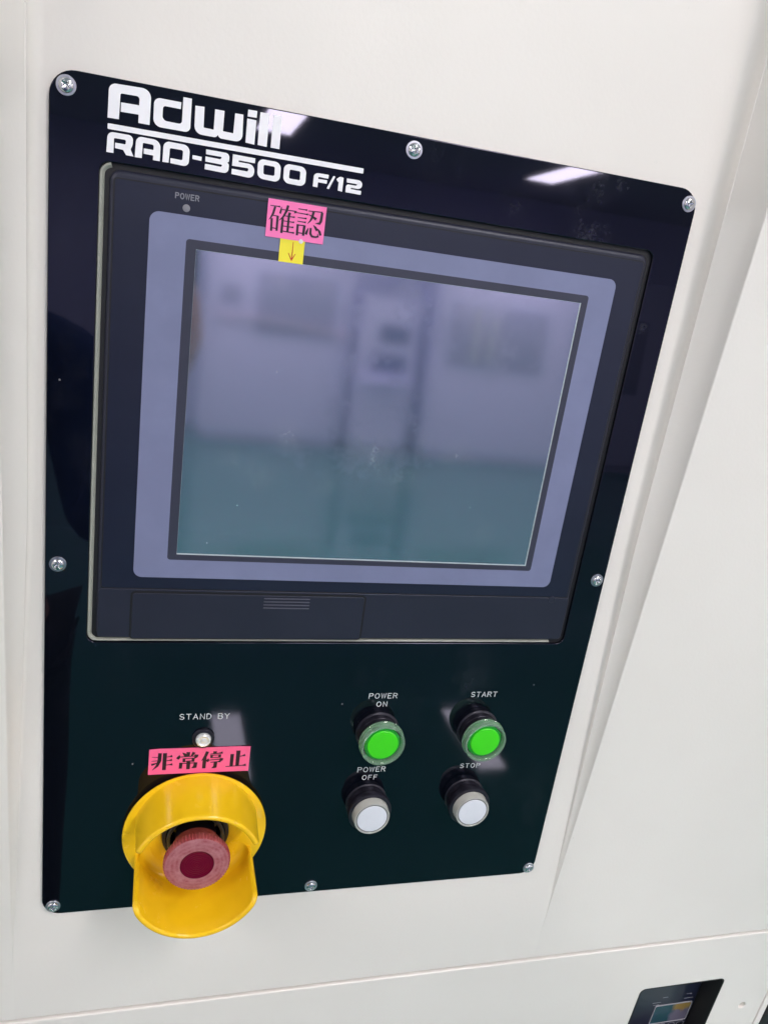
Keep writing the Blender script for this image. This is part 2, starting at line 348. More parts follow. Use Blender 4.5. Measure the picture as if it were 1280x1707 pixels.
def far_cabinet(name, label, cat, x0, x1, z1, y1=-7.6, windows=(), wm=None):
    t = thing(name, label, cat, ((x0 + x1) / 2, y1 - .3, 0), (0, 0, 0)); hw = (x1 - x0) / 2
    obj('body', bevelled(box(bmesh.new(), -hw, -.3, .08, hw, .3, z1), .012), M['far_paint'], t)
    obj('plinth', box(bmesh.new(), -hw + .04, -.26, 0, hw - .04, .27, .079), M['far_dark'], t)
    for wx0, wz0, wx1, wz1 in windows:
        cx = (x0 + x1) / 2; obj('window', bevelled(box(bmesh.new(), wx0 - cx, .301, wz0, wx1 - cx, .312, wz1), .004), wm or M['far_dark'], t)
    return t
M['pale_pink'] = mat('pale_pink_tube', (.85, .66, .80), .4)
fc = far_cabinet('equipment_cabinet', 'wide pale equipment cabinet mirrored in the left of the screen', 'cabinet', .45, 1.92, 1.95, windows=((.6, 1.35, .8, 1.55), (.95, 1.1, 1.75, 1.7)))
bm = bmesh.new()
for k in range(9): box(bm, -.62 + .15 * k, .301, 1.235 + .02 * math.sin(k * .5) - .006 * k, -.62 + .15 * k + .149, .345, 1.262 + .02 * math.sin(k * .5) - .006 * k)
obj('cable_rail', bm, M['pale_pink'], fc)
ct = far_cabinet('control_tower', 'slim pale cabinet with two dark displays mirrored in the middle of the screen', 'cabinet', 2.0, 2.62, 1.62, -7.5, ((2.20, 1.16, 2.52, 1.34), (2.14, .86, 2.52, 1.04)), M['far_screen'])
obj('keyboard_shelf', bevelled(box(bmesh.new(), -.27, .3, .74, .27, .5, .78), .008), M['far_paint'], ct)
pm_ = far_cabinet('process_machine', 'large pale machine with a wide viewing window mirrored in the right of the screen', 'machine', 2.75, 5.6, 2.1, -7.4, ((2.9, 1.0, 4.0, 1.65), (4.3, .9, 5.2, 1.7)))

# the person taking the picture, mirrored dimly down the left side of the plate and the screen
M['skin'] = mat('skin', (.45, .24, .17), .5); M['hair'] = mat('black_hair', (.012, .010, .010), .5)
M['jacket'] = mat('blue_jacket_cloth', (.03, .07, .26), .85); M['trousers'] = mat('dark_trousers', (.016, .016, .02), .85); M['phone'] = mat('phone_back', (.02, .02, .025), .25)
def skinned(name, chains, material, parent, sub=2):
    """chains: lists of (key, x, y, z, radius); equal keys share a joint"""
    ids = {}; co = []; ed = []; rad = []
    for ch in chains:
        pk = None
        for key, x, y, z, r in ch:
            if key not in ids: ids[key] = len(co); co.append((x, y, z)); rad.append(r)
            if pk is not None and pk != key: ed.append((ids[pk], ids[key]))
            pk = key
    me = bpy.data.meshes.new(name); me.from_pydata(co, ed, []); o = link(name, me, material, parent)
    sk = o.modifiers.new('skin', 'SKIN'); sk.use_smooth_shade = True
    for i, sv in enumerate(me.skin_vertices[0].data): sv.radius = rad[i] if isinstance(rad[i], tuple) else (rad[i], rad[i]); sv.use_root = (i == 0)
    sb = o.modifiers.new('subdivision', 'SUBSURF'); sb.levels = sub; sb.render_levels = sub
    return o
pe = thing('person', 'person in a blue jacket holding up a phone, mirrored in the screen edge', 'person', (-.235, -.84, 0), (0, 0, 0))
leg = lambda q, x: [('hip', 0, 0, .93, .13), (q + 'h', x, 0, .88, .085), (q + 'k', x * 1.1, .01, .48, .058), (q + 'a', x * 1.15, -.02, .09, .042)]
body = skinned('body', [
    [('hip', 0, 0, .93, .10), ('waist', 0, 0, 1.08, .10), ('chest', 0, .01, 1.27, .11), ('neck0', 0, .01, 1.42, .06), ('neck', 0, .025, 1.49, .052), ('jaw', 0, .05, 1.545, .060), ('face', 0, .045, 1.60, .078), ('skull', 0, .025, 1.67, .082), ('top', 0, .015, 1.715, .05)],
    [('face', 0, .045, 1.60, .078), ('nose', 0, .135, 1.592, .013)],
    leg('l', -.09), leg('r', .09),
    [('la', -.1035, -.02, .09, .042), ('lt', -.11, .14, .04, .036)], [('ra', .1035, -.02, .09, .042), ('rt', .11, .14, .04, .036)],
    [('neck0', 0, .01, 1.42, .06), ('ls', -.17, 0, 1.38, .055), ('le', -.22, .12, 1.16, .042), ('lw', -.06, .33, 1.33, .028), ('lp', -.01, .385, 1.38, .030), ('lf', .005, .425, 1.41, .012)],
    [('neck0', 0, .01, 1.42, .06), ('rs', .17, 0, 1.38, .055), ('re', .235, .15, 1.16, .042), ('rw', .285, .335, 1.38, .027), ('rp', .315, .385, 1.45, .028)],
    [('rp', .315, .385, 1.45, .028), ('f1', .322, .412, 1.505, .009), ('f1b', .300, .412, 1.515, .008)], [('rp', .315, .385, 1.45, .028), ('f2', .325, .415, 1.487, .009), ('f2b', .302, .417, 1.495, .008)],
    [('rp', .315, .385, 1.45, .028), ('f3', .325, .417, 1.468, .009), ('f3b', .302, .419, 1.472, .008)], [('rp', .315, .385, 1.45, .028), ('f4', .322, .415, 1.450, .008), ('f4b', .302, .419, 1.450, .007)],
    [('rp', .315, .385, 1.45, .028), ('th', .318, .372, 1.49, .010), ('thb', .305, .380, 1.515, .009)]], M['skin'], pe)
skinned('jacket', [
    [('hip', 0, 0, .90, .145), ('waist', 0, 0, 1.06, .14), ('chest', 0, .01, 1.26, .15), ('neck0', 0, .01, 1.41, .085), ('col', 0, .015, 1.455, .07)],
    [('neck0', 0, .01, 1.41, .085), ('ls', -.175, 0, 1.37, .075), ('le', -.225, .12, 1.15, .06), ('lw', -.085, .30, 1.305, .045)],
    [('neck0', 0, .01, 1.41, .085), ('rs', .175, 0, 1.37, .075), ('re', .235, .15, 1.15, .06), ('rw', .278, .315, 1.355, .042)]], M['jacket'], pe)
skinned('trousers', [[('hip', 0, 0, .92, .13), ('lh', -.09, 0, .86, .10), ('lk', -.10, .01, .48, .075), ('la', -.105, -.02, .12, .06)], [('hip', 0, 0, .92, .13), ('rh', .09, 0, .86, .10), ('rk', .10, .01, .48, .075), ('ra', .105, -.02, .12, .06)]], M['trousers'], pe)
skinned('hair', [[('a', 0, -.035, 1.58, .075), ('b', 0, -.01, 1.68, .088), ('c', 0, .03, 1.735, .055), ('d', 0, .075, 1.725, .035)]], M['hair'], pe)
ph = thing('phone', 'dark phone held up by the person in the blue jacket', 'phone', (.056, -.436, 1.51), (0, 0, 0))
obj('case', bevelled(box(bmesh.new(), -.037, -.004, -.08, .037, .004, .08), .003), M['phone'], ph)

for x_ in (-.98, -.80):
    bm = bmesh.new(); box(bm, x_ - .02, .30, 1.05, x_ + .02, .36, 1.62); obj('window_rail', bevelled(bm, .01), M['light_frame'], pm_)

# ------------------------------------------------------------------ the white machine cabinet with its shallow pocket
UL, UR = -.041, .861
def F_w(v): return WP + (v - VF) * math.tan(TILT)          # height of the cabinet front over the plate's plane
cab = thing('machine_cabinet', 'off-white painted machine cabinet with a shallow recess holding the black control panel', 'machine', (0, 0, 0), (0, 0, 0))
def pocket_section(v):
    """cross-section of the sheet metal at height v: (u, w)"""
    F = F_w(v); q = (F - WP) / .0016; D = .0016 * (math.log(1 + math.exp(q)) if q < 40 else q)
    r = D * .19; e = min(.0028, D * .18); dl = min(.021, .45 * D); up_ = D * .11; be = min(.0007, D * .02); pts = []
    def side(u, sgn):
        q = [(u - sgn * .30, F), (u - sgn * .06, F)]
        for k in range(5): a = math.pi / 2 * k / 4; q.append((u - sgn * (e - e * math.sin(a)), F - e + e * math.cos(a)))
        u2 = u + sgn * dl                                    # foot of the leaning side wall, with a bead of filler along it
        q += [(u2 - sgn * be, F - D + r + up_ + 2.2 * be), (u2 + sgn * be, F - D + r + up_ + 1.6 * be), (u2 + sgn * be, F - D + r + up_ + .9 * be), (u2 - sgn * be * .3, F - D + r + up_ + .1 * be)]
        for k in range(9):
            a = math.pi / 2 * k / 8; q.append((u2 + sgn * (r - r * math.cos(a)), F - D + r - r * math.sin(a)))
        return q
    L = side(UL, 1); Rr_ = [(x, w) for x, w in side(UR, -1)]
    mid = [(UL + r + dl + (UR - UL - 2 * r - 2 * dl) * k / 12, F - D) for k in range(1, 12)]
    return L + mid + Rr_[::-1]
vs = [VF - .1240] + [VF - .08, VF - .03, VF - .02, VF - .012, VF - .006] + [VF + .006 * k for k in range(0, 12)] + [VF + .075 + .05 * k for k in range(0, 46)]
bm = bmesh.new(); rows = []
for v in vs:
    rows.append([bm.verts.new(place(u, v, w)) for u, w in pocket_section(v)])
for a, b in zip(rows, rows[1:]):
    for i in range(len(a) - 1): bm.faces.new((a[i], a[i + 1], b[i + 1], b[i]))
xl, xr = (UL - .30) * S, (UR + .30) * S
zt = rows[-1][0].co.z; zb = rows[0][0].co.z
# plain sheet beyond the pocket, left and right, and the returns of the cabinet box
for x0, x1 in ((xl - .45, xl), (xr, xr + .45)):
    bm.faces.new([bm.verts.new(p) for p in ((x0, 0, zb), (x1, 0, zb), (x1, 0, zt), (x0, 0, zt))])
bmesh.ops.recalc_face_normals(bm, faces=bm.faces)
fp_ = obj('front_panel', bm, M['paint'], cab, 50)
bm = bmesh.new()
box(bm, xl - .45, .09, .1, xl - .44, .8, zt); box(bm, xr + .44, .09, .1, xr + .45, .8, zt); box(bm, xl - .44, .79, .1, xr + .44, .8, zt)
box(bm, xl - .45, .001, zt + .001, xr + .45, .8, zt + .02)
obj('side_panel', bm, M['paint'], cab)
# lower door, standing a little proud, with a soft rolled top edge, a pocket for the gauge and a finger hole
OX0, OX1, OZ0, OZ1 = 1.1375, 1.3440, -.4660, -.2575
DX0, DX1, DZ0, DZ1 = -.95, 1.4785, -1.75, -.1302
bm = bmesh.new(); bm.faces.layers.int.new('cap'); PR = .0026
prev = None; outer = (DX0, DZ0, DX1, DZ1)
def yl(pts, y): return [bm.verts.new((x * S, -y * S, Z0 + z * S)) for x, z in pts]
seg = 5; pv = yl(rr(*outer, .004), -.006)
for k in range(seg + 1):
    a = math.pi / 2 * k / seg; i = .0030 * (1 - math.cos(a)); y = PR - .0030 * (1 - math.sin(a))
    cu = yl(rr(DX0 + i, DZ0 + i, DX1 - i, DZ1 - i, .005), y); strip(bm, pv, cu); pv = cu
hp = yl(rr(OX0, OZ0, OX1, OZ1, .012), -.004); hv = hp
for k in range(4):
    a = math.pi / 2 * k / 3; i = .0015 * (1 - math.cos(a)); y = PR - .0015 * (1 - math.sin(a))
    cu = yl(rr(OX0 - i, OZ0 - i, OX1 + i, OZ1 + i, .012 + i), y); strip(bm, cu, hv); hv = cu
HC = (1.4235, -.3555)
ring = lambda r: [(HC[0] + r * math.cos(2 * math.pi * k / 24), HC[1] + r * math.sin(2 * math.pi * k / 24)) for k in range(24)]
h0 = yl(ring(.0104), PR); h1 = yl(ring(.0086), PR - .0012); h2 = yl(ring(.0080), PR - .017); h3 = yl(ring(.0015), PR - .0172)
strip(bm, h0, h1); strip(bm, h1, h2); strip(bm, h2, h3)
cap_ring(bm, pv, [hv, h0])
bm.faces.new(h3[::-1]); bmesh.ops.recalc_face_normals(bm, faces=bm.faces)
obj('lower_door', bm, M['paint'], cab, 50)
bm = bmesh.new()
box(bm, 1.4815 * S, -.003 * S, Z0 - 1.75 * S, 1.497 * S, .05 * S, Z0 - .1302 * S); bevelled(bm, .0006)
obj('door_post', bm, M['paint'], cab)
bm = box(bmesh.new(), 1.4995 * S, -.004 * S, Z0 - 1.75 * S, 1.56 * S, .05 * S, Z0 - .398 * S); bevelled(bm, .001)
obj('door_hinge', bm, M['dark_inside'], cab)
bm = box(bmesh.new(), DX0 * S, .004, Z0 - .145 * S, 1.4815 * S, .006, Z0 - .12 * S); obj('gap_backing', bm, M['paint'], cab)
bm = box(bmesh.new(), xl - .45, .02, 0, xr + .45, .8, .1); obj('plinth', bm, M['dark_inside'], cab)

# gauge sunk in the lower door
GD = .045
ga = thing('digital_gauge', 'small black digital gauge sunk in the white door below the control panel', 'gauge', (0, 0, Z0), (math.pi / 2, 0, 0))
bm = bmesh.new(); a = loop(bm, rr(OX0 - .0003, OZ0 - .0003, OX1 + .0003, OZ1 + .0003, .012), .0025); pv = a
a2 = loop(bm, rr(OX0 + .003, OZ0 + .003, OX1 - .002, OZ1 - .002, .010), .0025); strip(bm, a, a2)
a3 = loop(bm, rr(OX0 + .004, OZ0 + .004, OX1 - .003, OZ1 - .003, .009), .001); strip(bm, a2, a3)
a4 = loop(bm, rr(OX0 + .005, OZ0 + .005, OX1 - .003, OZ1 - .003, .006), -GD); strip(bm, a3, a4); cap_ring(bm, a4)
obj('housing', bm, M['dark_inside'], ga)
fx0, fx1, fz1 = OX0 + .06, OX1 - .0035, OZ1 - .06
obj('face_plate', slab((OX0 + .025, OZ0 + .01, OX1 - .0032, OZ1 - .05), .004, -GD, -GD + .004, .0015), M['device_face'], ga)
D_ = [[1.3297, 0.045, -0.3309], [1.201, 0.045, -0.3352], [1.2408, 0.045, -0.3837], [1.3336, 0.045, -0.387], [1.3335, 0.045, -0.4417], [1.242, 0.045, -0.4399]]
lx0 = (D_[2][0] + D_[5][0]) / 2; lx1 = (D_[3][0] + D_[4][0]) / 2; lz1 = (D_[2][2] + D_[3][2]) / 2; lz0 = (D_[4][2] + D_[5][2]) / 2
lc = ((lx0 + lx1) / 2, (lz0 + lz1) / 2)
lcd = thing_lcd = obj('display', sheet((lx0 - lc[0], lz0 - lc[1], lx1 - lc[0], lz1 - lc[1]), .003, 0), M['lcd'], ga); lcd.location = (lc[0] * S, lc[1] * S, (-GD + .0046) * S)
bm = slab((lx0 - .0022, lz0 - .0022, lx1 + .0022, lz1 + .0022), .004, -GD + .004, -GD + .0056, .0005, (lx0, lz0, lx1, lz1), .003, .0005)
obj('display_frame', bm, M['ink_line'], ga)
bm = bmesh.new()
for x, z, l in ((lx0 - .012, lz1 + .012, .020), (lx0 - .008, lz1 + .005, .013), (lx1 - .024, lz1 + .014, .022), (lx0 + .01, lz1 + .026, .012), (lx1 - .022, lz1 + .028, .012)):
    ribbon(bm, [(x, z, .0018), (x + l, z, .0018)], -GD + .0044)
obj('lettering', bm, M['ink_line'], ga)['kind'] = 'stuff'
for k in range(4):
    bm = bmesh.new(); cx = lx0 + .012 + .024 * k; cz = lz0 - .015; pts = arcp(cx, cz, .0095, .0095, 0, 360, 20)
    ribbon(bm, [(x, z, .0016) for x, z in pts], -GD + .0046, False); obj('button_ring', bm, M['ink_line'], ga)

